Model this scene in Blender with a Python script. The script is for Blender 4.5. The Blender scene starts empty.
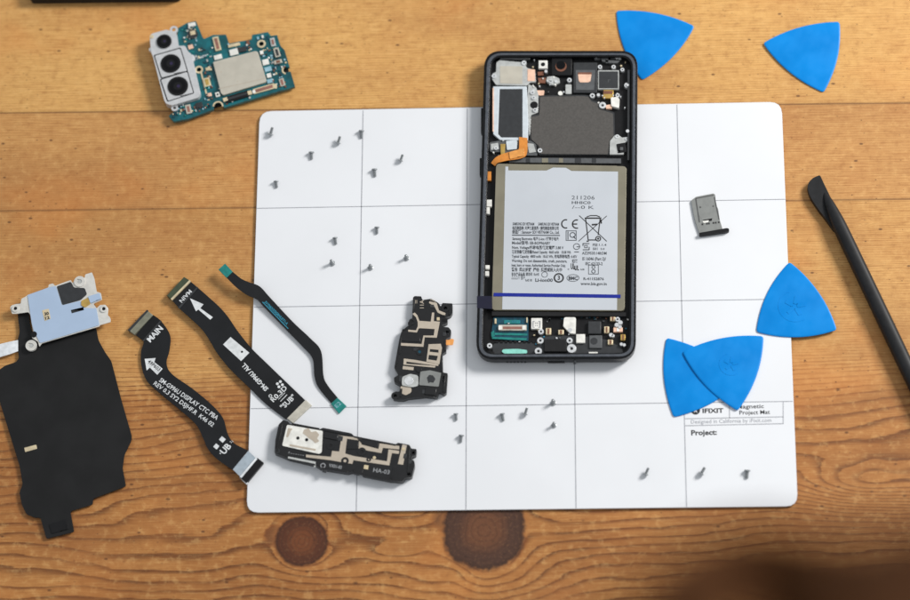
import bpy, bmesh, math, random
import numpy as np
from mathutils import Vector, Matrix
from mathutils.bvhtree import BVHTree
from mathutils.geometry import tessellate_polygon
random.seed(7); rng = np.random.RandomState(5)
scene = bpy.context.scene; COL = scene.collection
CM = 0.01
MZ = 0.14                                   # top of the mat above the table, in cm
# ---------------- camera (solved from the mat's printed 2-inch grid) ----------------
Mr = [[0.9984157398738728, 0.004586504408145507, -0.05608007087567902],
      [0.015361426493823974, 0.9365920896607076, 0.3500846814144601],
      [0.05412981570430444, -0.3503915260994524, 0.9350378289082827]]
CAM = Vector((4.479889849296315, -48.80005545047979, 130.78636146828046 + MZ))
RM = Matrix(Mr).transposed()                # camera-to-world rotation
FPX = 2950.0
PXCM = 21.3
def W(u, v, z=0.0):
    """where the photographed feature (u,v), standing z cm above the table, is in the room (cm)"""
    d = RM @ Vector(((u-455)/FPX, -(v-300)/FPX, -1.0))
    t = (z - CAM.z)/d.z
    return CAM + d*t
cam = bpy.data.cameras.new('camera'); co = bpy.data.objects.new('camera', cam); COL.objects.link(co)
co.matrix_world = Matrix.Translation(CAM*CM) @ RM.to_4x4()
cam.sensor_fit = 'HORIZONTAL'; cam.sensor_width = 36; cam.lens = FPX/910*36
cam.clip_start = 0.02; cam.clip_end = 100
cam.dof.use_dof = True; cam.dof.focus_distance = (CAM - W(500, 270, .3)).length*CM; cam.dof.aperture_fstop = 4.5
cam.dof.aperture_blades = 9
scene.camera = co

# ---------------- materials ----------------
class NB:
    def __init__(s, name):
        m = bpy.data.materials.new(name); m.use_nodes = True
        s.m = m; s.t = m.node_tree; s.b = s.t.nodes['Principled BSDF']
    def n(s, typ, **k):
        nd = s.t.nodes.new(typ)
        for a, b in k.items(): setattr(nd, a, b)
        return nd
    def put(s, sock, v):
        if hasattr(v, 'links'): s.t.links.new(v, sock)
        else: sock.default_value = v
    def math(s, op, a, b=0.0, c=None, clamp=False):
        nd = s.n('ShaderNodeMath', operation=op, use_clamp=clamp)
        s.put(nd.inputs[0], a); s.put(nd.inputs[1], b)
        if c is not None: s.put(nd.inputs[2], c)
        return nd.outputs[0]
    def ss(s, v, lo, hi, a=0.0, b=1.0):
        nd = s.n('ShaderNodeMapRange', interpolation_type='SMOOTHSTEP')
        s.put(nd.inputs[0], v); nd.inputs[1].default_value = lo; nd.inputs[2].default_value = hi
        nd.inputs[3].default_value = a; nd.inputs[4].default_value = b
        return nd.outputs[0]
    def mix(s, f, a, b, mode='MIX'):
        nd = s.n('ShaderNodeMix', data_type='RGBA', blend_type=mode)
        s.put(nd.inputs[0], f)
        for i, v in ((6, a), (7, b)):
            if isinstance(v, tuple): v = v[:3]+(1,)
            s.put(nd.inputs[i], v)
        return nd.outputs[2]
    def coords(s, scale=(1, 1, 1), rot=0):
        tc = s.n('ShaderNodeTexCoord'); mp = s.n('ShaderNodeMapping')
        s.t.links.new(tc.outputs['Object'], mp.inputs[0]); mp.inputs['Scale'].default_value = scale
        mp.inputs['Rotation'].default_value = (0, 0, rot)
        return mp.outputs[0]
    def noise(s, vec, scale, detail=3, rough=.55, dist=0):
        nd = s.n('ShaderNodeTexNoise'); s.put(nd.inputs['Vector'], vec)
        nd.inputs['Scale'].default_value = scale; nd.inputs['Detail'].default_value = detail
        nd.inputs['Roughness'].default_value = rough; nd.inputs['Distortion'].default_value = dist
        return nd.outputs[0]
    def attr(s, name):
        return s.n('ShaderNodeAttribute', attribute_name=name).outputs['Fac']
    def bump(s, h, strength=.2, dist=.0002):
        nd = s.n('ShaderNodeBump'); nd.inputs['Strength'].default_value = strength
        nd.inputs['Distance'].default_value = dist; s.put(nd.inputs['Height'], h)
        s.t.links.new(nd.outputs[0], s.b.inputs['Normal'])

def srgb(r, g, b):
    f = lambda c: (c/255/12.92) if c/255 <= .04045 else ((c/255+.055)/1.055)**2.4
    return (f(r), f(g), f(b), 1)
MATS = {}
def mat(name, col, rough=.5, metal=0.0, var=.12, scale=400, bump=.05, spec=.5, coat=0):
    """plain stuff with a little unevenness in tone, gloss and surface"""
    if name in MATS: return MATS[name]
    q = NB(name); v = q.coords()
    f = q.noise(v, scale, 4)
    lo = tuple(c*(1-var) for c in col[:3])+(1,); hi = tuple(min(1, c*(1+var)) for c in col[:3])+(1,)
    q.put(q.b.inputs['Base Color'], q.mix(q.ss(f, .3, .7), lo, hi))
    q.put(q.b.inputs['Roughness'], q.math('ADD', q.math('MULTIPLY', q.noise(v, scale*.25, 3), .16), rough-.08, clamp=True))
    q.b.inputs['Metallic'].default_value = metal
    q.b.inputs['Specular IOR Level'].default_value = spec
    q.b.inputs['Coat Weight'].default_value = coat
    if bump: q.bump(q.noise(v, scale*6, 3), bump, .0001)
    MATS[name] = q.m
    return q.m
qp = NB('blue_nylon'); vp = qp.coords(); sc_ = qp.noise(qp.coords((1, 1, 1)), 900, 4, .7)
pc = qp.mix(qp.ss(qp.noise(vp, 60, 3), .3, .7), srgb(0, 124, 204), srgb(0, 134, 216)); pc = qp.mix(qp.ss(sc_, .66, .78, 0, .45), pc, srgb(90, 178, 235)); pc = qp.mix(qp.ss(qp.noise(qp.coords((3, 40, 1), .7), 30, 3, .6), .68, .76, 0, .3), pc, srgb(80, 170, 232))
qp.put(qp.b.inputs['Base Color'], pc); qp.put(qp.b.inputs['Roughness'], qp.ss(qp.noise(vp, 120, 4), .3, .7, .3, .5)); qp.b.inputs['Specular IOR Level'].default_value = .2; qp.bump(sc_, .08, .0001); MATS['blue_nylon'] = qp.m
M = dict(
    mat_white=mat('white_mat_board', srgb(226, 228, 232), .5, var=.022, scale=14, bump=.03, spec=.35),
    mat_black=mat('black_magnet_backing', (.02, .02, .02), .7),
    ink_grey=mat('grey_grid_ink', srgb(152, 154, 161), .6), ink_pale=mat('pale_grey_ink', srgb(170, 172, 178), .6),
    ink=mat('black_ink', (.02, .02, .022), .5), ink_soft=mat('soft_black_ink', srgb(70, 74, 80), .5),
    white_ink=mat('white_ink', srgb(215, 218, 220), .5), grey_ink=mat('grey_ink', srgb(150, 152, 155), .5),
    frame=mat('black_anodised_metal', (.006, .0065, .008), .28, .3, var=.2, bump=.02, spec=.35),
    frame_edge=mat('polished_dark_metal', (.12, .13, .15), .3, .6, bump=.02),
    black=mat('black_plastic', (.008, .008, .009), .42, bump=.08, spec=.25),
    black_matte=mat('matte_black_plastic', (.012, .012, .013), .6, bump=.2, scale=300, spec=.25),
    black_case=mat('black_moulded_plastic', (.009, .009, .010), .33, bump=.12, spec=.5),
    film=mat('black_polyimide_film', (.009, .0095, .011), .28, var=.15, bump=.05, scale=120, spec=.35),
    film_grey=mat('grey_sheen_film', (.035, .04, .043), .33, var=.15, bump=.03, scale=120),
    sheet=mat('black_graphite_sheet', (.0085, .0085, .009), .55, var=.25, bump=.25, scale=60, spec=.3),
    dgrey=mat('dark_grey_plastic', (.026, .028, .031), .42), mgrey=mat('mid_grey_plastic', (.085, .09, .095), .5),
    pad=mat('grey_graphite_pad', srgb(76, 73, 70), .6, .0, var=.14, scale=1100, bump=.15),
    olive=mat('grey_pouch_foil', srgb(146, 140, 122), .36, .5, var=.06, bump=.06, scale=120),
    label=mat('silver_white_label', srgb(189, 194, 201), .5, var=.02, scale=60, bump=.02),
    lightgrey=mat('light_grey_metal', srgb(194, 196, 194), .3, .3, var=.12),
    silver=mat('bright_nickel', srgb(222, 224, 226), .25, .35, var=.12),
    steel=mat('brushed_steel', srgb(218, 216, 210), .38, .25, var=.08, bump=.08),
    white_part=mat('white_ceramic', srgb(225, 224, 218), .5),
    shield=mat('tin_shield', srgb(200, 194, 180), .42, .35, var=.05, scale=200, bump=.05),
    cambracket=mat('camera_steel', srgb(208, 209, 211), .32, .3, var=.06),
    bluefilm=mat('pale_blue_film', srgb(168, 188, 214), .38, .0, var=.03, scale=80),
    gasket=mat('pale_gasket', srgb(200, 208, 214), .45, var=.05), glass=mat('lens_glass', (.002, .002, .003), .05, var=.1, bump=0, spec=.25),
    lens_in=mat('lens_violet', (.02, .012, .05), .1, bump=0),
    gold=mat('gold_plating', srgb(214, 178, 100), .3, .7), gold_pale=mat('pale_gold', srgb(222, 205, 170), .4, .4),
    amber=mat('bright_amber_film', srgb(226, 156, 80), .35, .1), tealblue=mat('teal_blue_mark', srgb(40, 120, 150), .4), copper=mat('amber_flex', srgb(222, 142, 62), .35, .25), peach=mat('peach_paper', srgb(232, 190, 165), .6),
    orange=mat('orange_tab', srgb(235, 160, 85), .5), brown=mat('brown_chip', srgb(120, 75, 55), .5),
    trace=mat('beige_antenna_plating', srgb(192, 180, 164), .45, .25, var=.05),
    pcb=mat('teal_solder_mask', srgb(10, 88, 96), .35, var=.4, scale=160, bump=.15),
    pcb_dark=mat('dark_teal_mask', srgb(12, 66, 84), .35, var=.3, scale=500, bump=.1),
    pcb_edge=mat('teal_tip', srgb(22, 122, 116), .4, var=.2), tealink=mat('teal_ink', srgb(40, 130, 155), .45),
    mint=mat('mint_gasket', srgb(140, 215, 200), .5), bluechip=mat('pale_blue_chip', srgb(140, 180, 195), .4),
    navy=mat('deep_blue_tape', srgb(14, 34, 138), .35, var=.08), navy_dark=mat('dark_navy_tape', srgb(10, 10, 40), .4),
    pick=mat('blue_nylon', srgb(0, 129, 208), .4, var=.04, scale=60, bump=.06, spec=.14),
    spudger=mat('black_nylon', (.012, .0125, .014), .46, var=.2, scale=250, bump=.18, spec=.25),
    tray=mat('grey_tray_metal', srgb(138, 140, 138), .45, .35, var=.06), tray_dark=mat('grey_tray_shade', srgb(84, 84, 84), .5, .2),
    screw=mat('screw_steel', srgb(158, 162, 165), .28, .4, var=.15), connector=mat('olive_connector', srgb(128, 128, 112), .45, .2),
    conn_green=mat('green_black_connector', srgb(62, 72, 52), .4), padwhite=mat('pale_stiffener', srgb(188, 184, 172), .5),
    padblue=mat('blue_grey_stiffener', srgb(160, 172, 182), .45), blob_brown=mat('matte_brown', srgb(62, 36, 16), .8, spec=.05, var=.3, scale=40),
    brightfilm=mat('white_strip', srgb(222, 226, 230), .45), redbrown=mat('reddish_strip', srgb(140, 96, 84), .5),
)

# ---------------- mesh helpers ----------------
ORG = {}
def link(name, me, material, parent=None, smooth=35, bevel=0):
    o = bpy.data.objects.new(name, me); COL.objects.link(o)
    if material is not None: me.materials.append(material)
    if parent is not None: o.parent = parent
    if smooth:
        me.polygons.foreach_set('use_smooth', [True]*len(me.polygons)); me.set_sharp_from_angle(angle=math.radians(smooth))
    if bevel:
        b = o.modifiers.new('soft_edges', 'BEVEL'); b.width = bevel*CM; b.segments = 2
        b.limit_method = 'ANGLE'; b.angle_limit = math.radians(40); b.use_clamp_overlap = True
    return o
def root_loc(parent):
    p = Vector((0, 0, 0))
    while parent is not None: p = p + parent.location; parent = parent.parent
    return p/CM
def thing(name, label, cat, u, v, z=0, group=None):
    o = bpy.data.objects.new(name, None); COL.objects.link(o)
    o.location = W(u, v, z)*CM; o.empty_display_size = .01
    o['label'] = label; o['category'] = cat
    if group: o['group'] = group
    return o
def from_bm(name, bm, material, parent, **k):
    bmesh.ops.recalc_face_normals(bm, faces=bm.faces)
    off = root_loc(parent)
    for v in bm.verts: v.co = (v.co - off)*CM
    me = bpy.data.meshes.new(name); bm.to_mesh(me); bm.free()
    return link(name, me, material, parent, **k)
def fillet(pts, r=0, seg=4):
    """round the corners of a closed outline; a point may carry its own radius"""
    out = []; n = len(pts)
    for i, p in enumerate(pts):
        rr = p[2] if len(p) > 2 else r
        P = Vector(p[:2]); A = Vector(pts[i-1][:2])-P; B = Vector(pts[(i+1) % n][:2])-P
        if rr <= 0 or A.length < 1e-6 or B.length < 1e-6: out.append((P.x, P.y)); continue
        d = min(rr, A.length*.45, B.length*.45)
        a = P+A.normalized()*d; b = P+B.normalized()*d
        for k in range(seg+1):
            t = k/seg; q = a*(1-t)**2 + P*2*t*(1-t) + b*t*t; out.append((q.x, q.y))
    return out
def circ(u, v, r, z, n=20, e=1.0):
    """a true circle of radius r px standing at height z, as room points (cm)"""
    c = W(u, v, z); R = r/PXCM
    return [Vector((c.x+R*math.cos(2*math.pi*k/n), c.y+R*e*math.sin(2*math.pi*k/n), z)) for k in range(n)]
def world(pts, z):
    return [W(p[0], p[1], z) if not isinstance(p, Vector) else Vector((p.x, p.y, z)) for p in pts]
def add_prism(bm, outline, z0, z1, holes=()):
    loops = [outline]+list(holes)
    tris = tessellate_polygon([[Vector((p.x, p.y, 0)) for p in l] for l in loops])
    top = []; bot = []
    for l in loops:
        top.append([bm.verts.new((p.x, p.y, z1)) for p in l]); bot.append([bm.verts.new((p.x, p.y, z0)) for p in l])
    T = [v for l in top for v in l]; B = [v for l in bot for v in l]
    for t in tris:
        try:
            bm.faces.new([T[i] for i in t]); bm.faces.new([B[i] for i in reversed(t)])
        except ValueError: pass
    for lt, lb in zip(top, bot):
        n = len(lt)
        for i in range(n):
            try: bm.faces.new((lt[i], lt[(i+1) % n], lb[(i+1) % n], lb[i]))
            except ValueError: pass
def prism(name, pts, z0, z1, m, parent, holes=(), r=0, bevel=0, smooth=35):
    """slab with a photographed outline (px, seen at its top face), real thickness z0..z1"""
    bm = bmesh.new()
    if not isinstance(pts[0], Vector): pts = fillet(pts, r)
    add_prism(bm, world(pts, z1), z0, z1, [h if isinstance(h[0], Vector) else world(h, z1) for h in holes])
    return from_bm(name, bm, M[m], parent, smooth=smooth, bevel=bevel)
def prisms(name, lst, z0, z1, m, parent, r=0, bevel=0):
    bm = bmesh.new()
    for pts in lst:
        if not isinstance(pts[0], Vector): pts = fillet(pts, r)
        add_prism(bm, world(pts, z1), z0, z1)
    return from_bm(name, bm, M[m], parent, bevel=bevel)
def rect(u, v, w, h, a=0):
    """rectangle centred on (u,v) px, turned a degrees clockwise in the picture"""
    c, s = math.cos(math.radians(a)), math.sin(math.radians(a))
    return [(u+x*c-y*s, v+x*s+y*c) for x, y in ((-w/2, -h/2), (w/2, -h/2), (w/2, h/2), (-w/2, h/2))]
def box(name, u, v, w, h, z0, z1, m, parent, a=0, bevel=0, r=0):
    return prism(name, rect(u, v, w, h, a), z0, z1, m, parent, bevel=bevel, r=r)
def disc(name, u, v, r, z0, z1, m, parent, n=24, hole=0, bevel=0):
    return prism(name, circ(u, v, r, z1, n), z0, z1, m, parent, holes=[circ(u, v, hole, z1, n)] if hole else (), bevel=bevel)
def line_pts(p, q, w):
    P, Q = Vector(p), Vector(q); d = (Q-P).normalized(); n = Vector((-d.y, d.x))*w/2
    return [tuple(P+n), tuple(Q+n), tuple(Q-n), tuple(P-n)]
def catmull(P, n=6):
    P = [np.array(p, float) for p in P]; out = []
    for i in range(len(P)-1):
        p0 = P[max(i-1, 0)]; p1 = P[i]; p2 = P[i+1]; p3 = P[min(i+2, len(P)-1)]
        for k in range(n):
            t = k/n
            out.append(.5*((2*p1)+(-p0+p2)*t+(2*p0-5*p1+4*p2-p3)*t*t+(-p0+3*p1-3*p2+p3)*t**3))
    out.append(P[-1]); return out
def ribbon(name, L, R, Z, th, m, parent, n=6, cross=4, sag=0.0):
    """thin flexible strip between two photographed edges, bending up and down along Z"""
    rows = catmull([list(l)+list(r)+[z] for l, r, z in zip(L, R, Z)], n)
    bm = bmesh.new(); top = []; bot = []
    for q in rows:
        a = W(q[0], q[1], q[4]); b = W(q[2], q[3], q[4]); tr = []; br = []
        for k in range(cross+1):
            t = k/cross; p = a.lerp(b, t); p.z += sag*4*t*(1-t)
            tr.append(bm.verts.new(p)); br.append(bm.verts.new((p.x, p.y, p.z-th)))
        top.append(tr); bot.append(br)
    for i in range(len(rows)-1):
        for k in range(cross):
            bm.faces.new((top[i][k], top[i][k+1], top[i+1][k+1], top[i+1][k]))
            bm.faces.new((bot[i][k], bot[i+1][k], bot[i+1][k+1], bot[i][k+1]))
        for k in (0, cross):
            bm.faces.new((top[i][k], top[i+1][k], bot[i+1][k], bot[i][k]))
    for i in (0, -1):
        for k in range(cross): bm.faces.new((top[i][k], top[i][k+1], bot[i][k+1], bot[i][k]))
    return from_bm(name, bm, M[m], parent, smooth=50)
def bvh_of(*objs):
    vs = []; fs = []
    for o in objs:
        off = root_loc(o.parent); b = len(vs)
        vs += [v.co/CM+off for v in o.data.vertices]; fs += [[b+i for i in p.vertices] for p in o.data.polygons]
    return BVHTree.FromPolygons(vs, fs)
def glyphs(body, bold=0):
    c = bpy.data.curves.new('t', 'FONT'); c.body = body; c.resolution_u = 2; c.offset = bold; c.fill_mode = 'FRONT'
    o = bpy.data.objects.new('t', c); COL.objects.link(o); bpy.context.view_layer.update()
    m = o.to_mesh(); vs = [v.co.copy() for v in m.vertices]; fs = [tuple(p.vertices) for p in m.polygons]
    o.to_mesh_clear(); bpy.data.objects.remove(o); bpy.data.curves.remove(c)
    return vs, fs
def print_on(name, items, z, m, parent, tree=None, eps=.006):
    """ink on a surface. items: ('text', str, p0, p1, height_px, bold) with p0-p1 the baseline in px, or ('poly', pts)"""
    VS = []; FS = []
    def drop(p):
        if tree is not None:
            h = tree.ray_cast(Vector((p.x, p.y, 20)), Vector((0, 0, -1)))
            if h[0] is not None: return Vector((p.x, p.y, h[0].z+eps))
        return Vector((p.x, p.y, z+eps))
    for it in items:
        b = len(VS)
        if it[0] == 'text':
            _, s, p0, p1, h = it[:5]; bold = (it[5] if len(it) > 5 else 0)+(.018 if h < 3.6 else 0)
            vs, fs = glyphs(s, bold)
            if not vs: continue
            x0 = min(v.x for v in vs); x1 = max(v.x for v in vs)
            A = W(p0[0], p0[1], z); B = W(p1[0], p1[1], z); d = B-A; L = d.length; d = d/L; up = Vector((-d.y, d.x, 0))
            sx = L/max(x1-x0, 1e-6); sy = (h/PXCM)/.70
            for v in vs: VS.append(drop(A+d*((v.x-x0)*sx)+up*(v.y*sy)))
            FS += [tuple(b+i for i in f) for f in fs]
        else:
            pts = it[1]; P = world(pts, z); hl = [world(h, z) for h in it[2]] if len(it) > 2 else []
            tr = tessellate_polygon([[Vector((p.x, p.y, 0)) for p in l] for l in [P]+hl])
            for l in [P]+hl:
                for p in l: VS.append(drop(p))
            FS += [tuple(b+i for i in t) for t in tr]
    off = root_loc(parent)
    me = bpy.data.meshes.new(name); me.from_pydata([tuple((v-off)*CM) for v in VS], [], FS)
    bm = bmesh.new(); bm.from_mesh(me)
    bm.normal_update()
    for f in bm.faces:
        if f.normal.z < 0: f.normal_flip()
    bm.to_mesh(me); bm.free()
    return link(name, me, M[m], parent, smooth=0)
def T(s, p0, p1, h, bold=0): return ('text', s, p0, p1, h, bold)
def LN(p, q, w): return ('poly', line_pts(p, q, w))
def ring_poly(u, v, r, w, z, n=24, e=1.0):
    return ('poly', circ(u, v, r, z, n, e), [circ(u, v, r-w, z, n, (r*e-w)/(r-w))])

# ---------------- the table ----------------
def vnoise(x, y, seed):
    r = np.random.RandomState(seed).rand(64, 64)
    xi = np.floor(x).astype(int); yi = np.floor(y).astype(int); fx = x-xi; fy = y-yi
    fx = fx*fx*(3-2*fx); fy = fy*fy*(3-2*fy)
    g = lambda a, b: r[a % 64, b % 64]
    return ((g(xi, yi)*(1-fx)+g(xi+1, yi)*fx)*(1-fy)+(g(xi, yi+1)*(1-fx)+g(xi+1, yi+1)*fx)*fy)*2-1
def axis(lo, hi, flo, fhi, step, coarse):
    return np.concatenate([np.arange(lo, flo, coarse), np.arange(flo, fhi, step), np.arange(fhi, hi+.1, coarse)])
xs = axis(-75, 75, -25, 27, .13, 2.5); ys = axis(-60, 60, -17, 17, .11, 2.5)
X, Y = np.meshgrid(xs, ys)
nx, ny = len(xs), len(ys)
verts = np.stack([X.ravel(), Y.ravel(), np.zeros(nx*ny)], 1)*CM
idx = np.arange(nx*ny).reshape(ny, nx)
faces = np.stack([idx[:-1, :-1].ravel(), idx[:-1, 1:].ravel(), idx[1:, 1:].ravel(), idx[1:, :-1].ravel()], 1)
me = bpy.data.meshes.new('table'); me.from_pydata(verts.tolist(), [], faces.tolist())
def seam(pa, pb):
    a, b = W(*pa), W(*pb); s = (b.y-a.y)/(b.x-a.x); return Y-(a.y+s*(X-a.x)), s
s1, sl = seam((0, 113), (910, 103)); s2, _ = seam((0, 211), (910, 199))
def knot(u, v, r, ex=.75):
    c = W(u, v); dx = (X-c.x); dy = Y-c.y; R = r/PXCM
    return dx, dy, R
rot = Y - sl*X
low = np.clip((-(rot)-2.5)/4, 0, 1)
psi = rot + .18*vnoise(X/9, rot/2.2, 1)+.05*vnoise(X/2.5, rot/.8, 2)
psi += low*(.95*vnoise(X/7.5+3.3, rot/3.2+1.7, 3)+.20*vnoise(X/2.9, rot/1.7, 4)+.06*vnoise(X/.9, rot/.45, 6))
# the broad arch of grain left of the knots
a = W(175, 500); psi += -1.1*np.exp(-((X-a.x)/5.5)**2-((Y-a.y)/3.2)**2)
def bump2(u, v, sx, sy, amp):
    c = W(u, v); return amp*np.exp(-((X-c.x)/sx)**2-((Y-c.y)/sy)**2)
psi += bump2(396, 551, 1.3, .42, .75)+bump2(455, 575, .9, .9, -.6)+bump2(350, 575, 1.4, .5, .5)+bump2(600, 560, 4, 1.0, -.5)
vt = W(797, 484); g_ = np.clip((X-vt.x+1.6)/5.5, 0, 1); psi += 2.6*np.exp(-((rot-(vt.y-sl*vt.x))/(1.0+.05*np.clip(X-vt.x, 0, 20)))**2)*g_*g_*(3-2*g_)
kn = []
for (u, v, r, amp) in ((303, 541, 25, 1.25), (484, 530, 40, 1.15), (108, 234, 3, 1.3), (866, 222, 3, 1.6), (560, 592, 3, .8)):
    dx, dy, R = knot(u, v, r)
    r2 = np.maximum((dx*.92)**2+dy**2, R*R*.85)
    psi += -amp*dy*R*R/r2*np.exp(-r2/(R*7)**2)
sp = lambda t: np.log1p(np.exp(-np.abs(t)))+np.maximum(t, 0)
phase = 2.0*psi + 6.0*sp((psi+3.6)/.7)*.7
contrast = np.clip((-psi-2.6)/2.6, 0, 1)
def nd(u, v, r, seed):
    dx, dy, R = knot(u, v, r)
    return np.sqrt(dx**2+dy**2)/R*(1+.03*vnoise(np.arctan2(dy, dx)*1.6+9, X*0+seed, 11))+.03*vnoise(X*2.3, Y*2.3, seed)
for nm, arr in (('grain_phase', phase), ('grain_contrast', contrast), ('seam_far', s1), ('seam_near', s2),
                ('knot_small', nd(302, 541, 26, 5)), ('knot_big', nd(484, 530, 41, 8)), ('knot_side', nd(447, 517, 15, 6)), ('knot_edge', nd(276, 536, 12, 7))):
    at = me.attributes.new(nm, 'FLOAT', 'POINT'); at.data.foreach_set('value', arr.ravel().astype(np.float32))
q = NB('oiled_pine_boards')
ph = q.attr('grain_phase'); ct = q.attr('grain_contrast'); f1 = q.attr('seam_far'); f2 = q.attr('seam_near')
v_fine = q.coords((9, 260, 1)); v_mid = q.coords((5, 70, 1)); v_iso = q.coords()
ph2 = q.math('ADD', ph, q.math('MULTIPLY', q.math('SUBTRACT', q.noise(v_mid, 3, 3), .5), .36))
ph2 = q.math('ADD', ph2, q.math('MULTIPLY', q.math('SUBTRACT', q.noise(v_fine, 5, 3), .5), .26))
fr = q.math('FRACT', ph2)
line = q.math('MULTIPLY', q.math('POWER', q.ss(fr, .25, .93), 3.2), q.ss(fr, 1.0, .94))
inten = q.math('ADD', .24, q.math('MULTIPLY', ct, 1.25))
inten = q.math('MULTIPLY', inten, q.ss(q.noise(q.coords((14, 70, 1)), 1.6, 4), .30, .60, .3, 1.1), clamp=True)
col = q.mix(q.ss(q.noise(q.coords((8, 30, 1)), 1.0, 3), .3, .7), srgb(200, 148, 86), srgb(214, 163, 98))
low_col = q.mix(q.ss(q.noise(q.coords((10, 30, 1)), 1.4, 4), .3, .7), srgb(152, 97, 48), srgb(184, 126, 68))  # browner wood low on the table, with some light fall-off mixed into the colour
col = q.mix(q.ss(ct, .35, 1), col, low_col)
col = q.mix(q.math('MULTIPLY', q.math('GREATER_THAN', f1, 0), .8), col, srgb(222, 172, 102))
mid_board = q.math('MULTIPLY', q.math('LESS_THAN', f1, 0), q.math('GREATER_THAN', f2, 0))
col = q.mix(q.math('MULTIPLY', mid_board, .75), col, srgb(200, 147, 88))
col = q.mix(q.math('MULTIPLY', line, inten), col, srgb(96, 52, 22))
fn = q.noise(v_fine, 7, 4, .7)
col = q.mix(q.ss(fn, .46, .74, 0, .68), col, srgb(150, 94, 44))
col = q.mix(q.ss(fn, .5, .25, 0, .42), col, srgb(232, 188, 124))
pores = q.noise(q.coords((30, 420, 1)), 9, 2, .6)
col = q.mix(q.ss(pores, .60, .74, 0, .40), col, srgb(110, 66, 34))
big = q.noise(q.coords((3, 9, 1)), 1.3, 3)
col = q.mix(q.ss(big, .42, .66, 0, .5), col, srgb(158, 106, 60))
cloud = q.noise(v_iso, 26, 4)
col = q.mix(q.ss(cloud, .40, .75, 0, .22), col, srgb(170, 104, 54))
mott = q.noise(v_iso, 230, 5, .65)
col = q.mix(q.ss(mott, .5, .72, 0, .34), col, srgb(140, 84, 38))
col = q.mix(q.ss(mott, .5, .3, 0, .25), col, srgb(236, 190, 124))
warm = q.noise(q.coords((10, 16, 1), .3), 1.0, 3)
col = q.mix(q.ss(warm, .52, .72, 0, .38), col, srgb(206, 128, 62))
fine2 = q.noise(q.coords((22, 900, 1)), 6, 2, .6)
col = q.mix(q.ss(fine2, .55, .75, 0, .38), col, srgb(128, 80, 40))
for k_, (sx_, sy_, th_, sd_, am_) in enumerate(((170, 260, .62, .07, .7), (60, 80, .55, .055, .7), (260, 420, .7, .10, .5))):
    vv = q.n('ShaderNodeTexVoronoi'); q.put(vv.inputs['Vector'], q.coords((sx_, sy_, 1), .05*k_)); vv.inputs['Scale'].default_value = 1
    sc = q.n('ShaderNodeSeparateColor'); q.put(sc.inputs[0], vv.outputs['Color'])
    dd = q.math('ADD', vv.outputs['Distance'], q.math('MULTIPLY', q.math('SUBTRACT', q.noise(v_iso, 1500, 2), .5), .12))
    fk = q.math('MULTIPLY', q.ss(dd, sd_*1.5, sd_*.6), q.math('GREATER_THAN', sc.outputs[k_ % 3], th_+.2))
    col = q.mix(q.math('MULTIPLY', fk, am_), col, srgb(76, 46, 26))
# dents and flecks
vo = q.n('ShaderNodeTexVoronoi'); q.put(vo.inputs['Vector'], q.coords((85, 150, 1))); vo.inputs['Scale'].default_value = 1
sel = q.n('ShaderNodeSeparateColor'); q.put(sel.inputs[0], vo.outputs['Color'])
fleck = q.math('MULTIPLY', q.ss(vo.outputs['Distance'], .11, .05), q.math('GREATER_THAN', sel.outputs[0], .40))
col = q.mix(q.math('MULTIPLY', fleck, .75), col, srgb(84, 50, 28))
vo2 = q.n('ShaderNodeTexVoronoi'); q.put(vo2.inputs['Vector'], q.coords((14, 26, 1), .03)); vo2.inputs['Scale'].default_value = 1
sel2 = q.n('ShaderNodeSeparateColor'); q.put(sel2.inputs[0], vo2.outputs['Color'])
dent = q.math('MULTIPLY', q.ss(q.math('ADD', vo2.outputs['Distance'], q.math('MULTIPLY', q.noise(v_iso, 900, 2), .04)), .085, .05), q.math('GREATER_THAN', sel2.outputs[1], .5))
col = q.mix(q.math('MULTIPLY', dent, .6), col, srgb(70, 44, 28))
for nm, dark, mid in (('knot_side', srgb(104, 70, 42), srgb(120, 82, 50)), ('knot_edge', srgb(108, 66, 38), srgb(128, 84, 50)), ('knot_small', srgb(84, 44, 24), srgb(112, 62, 32)), ('knot_big', srgb(74, 48, 36), srgb(104, 64, 40))):
    k = q.attr(nm)
    kn_ = q.math('ADD', k, q.math('MULTIPLY', q.math('SUBTRACT', q.noise(v_iso, 260, 4), .5), .12))
    rg = q.math('FRACT', q.math('MULTIPLY', kn_, 6.3))
    kc = q.mix(q.ss(kn_, .25, .75), mid, dark)
    kc = q.mix(q.math('MULTIPLY', q.ss(rg, .5, 1), .35), kc, srgb(58, 34, 22))
    kc = q.mix(q.ss(q.noise(v_iso, 700, 5, .7), .5, .75, 0, .55), kc, srgb(132, 94, 62))
    kc = q.mix(q.ss(q.noise(v_iso, 330, 5, .7), .55, .7, 0, .5), kc, srgb(44, 26, 16))
    kc = q.mix(q.math('MULTIPLY', q.ss(kn_, .8, .98), .45), kc, srgb(50, 28, 16))
    col = q.mix(q.ss(kn_, 1.18, .98, 0, .35), col, srgb(150, 88, 44))
    inside = q.ss(q.math('ADD', kn_, q.math('MULTIPLY', q.math('SUBTRACT', q.noise(v_iso, 500, 4), .5), .14)), 1.07, .93)
    if nm in ('knot_side', 'knot_edge'): inside = q.ss(kn_, 1.15, .6, 0, .6)
    col = q.mix(inside, col, kc)
seamw = q.math('ADD', .02, q.math('MULTIPLY', q.noise(q.coords((60, 60, 1)), 1.5, 3), .03))
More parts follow.
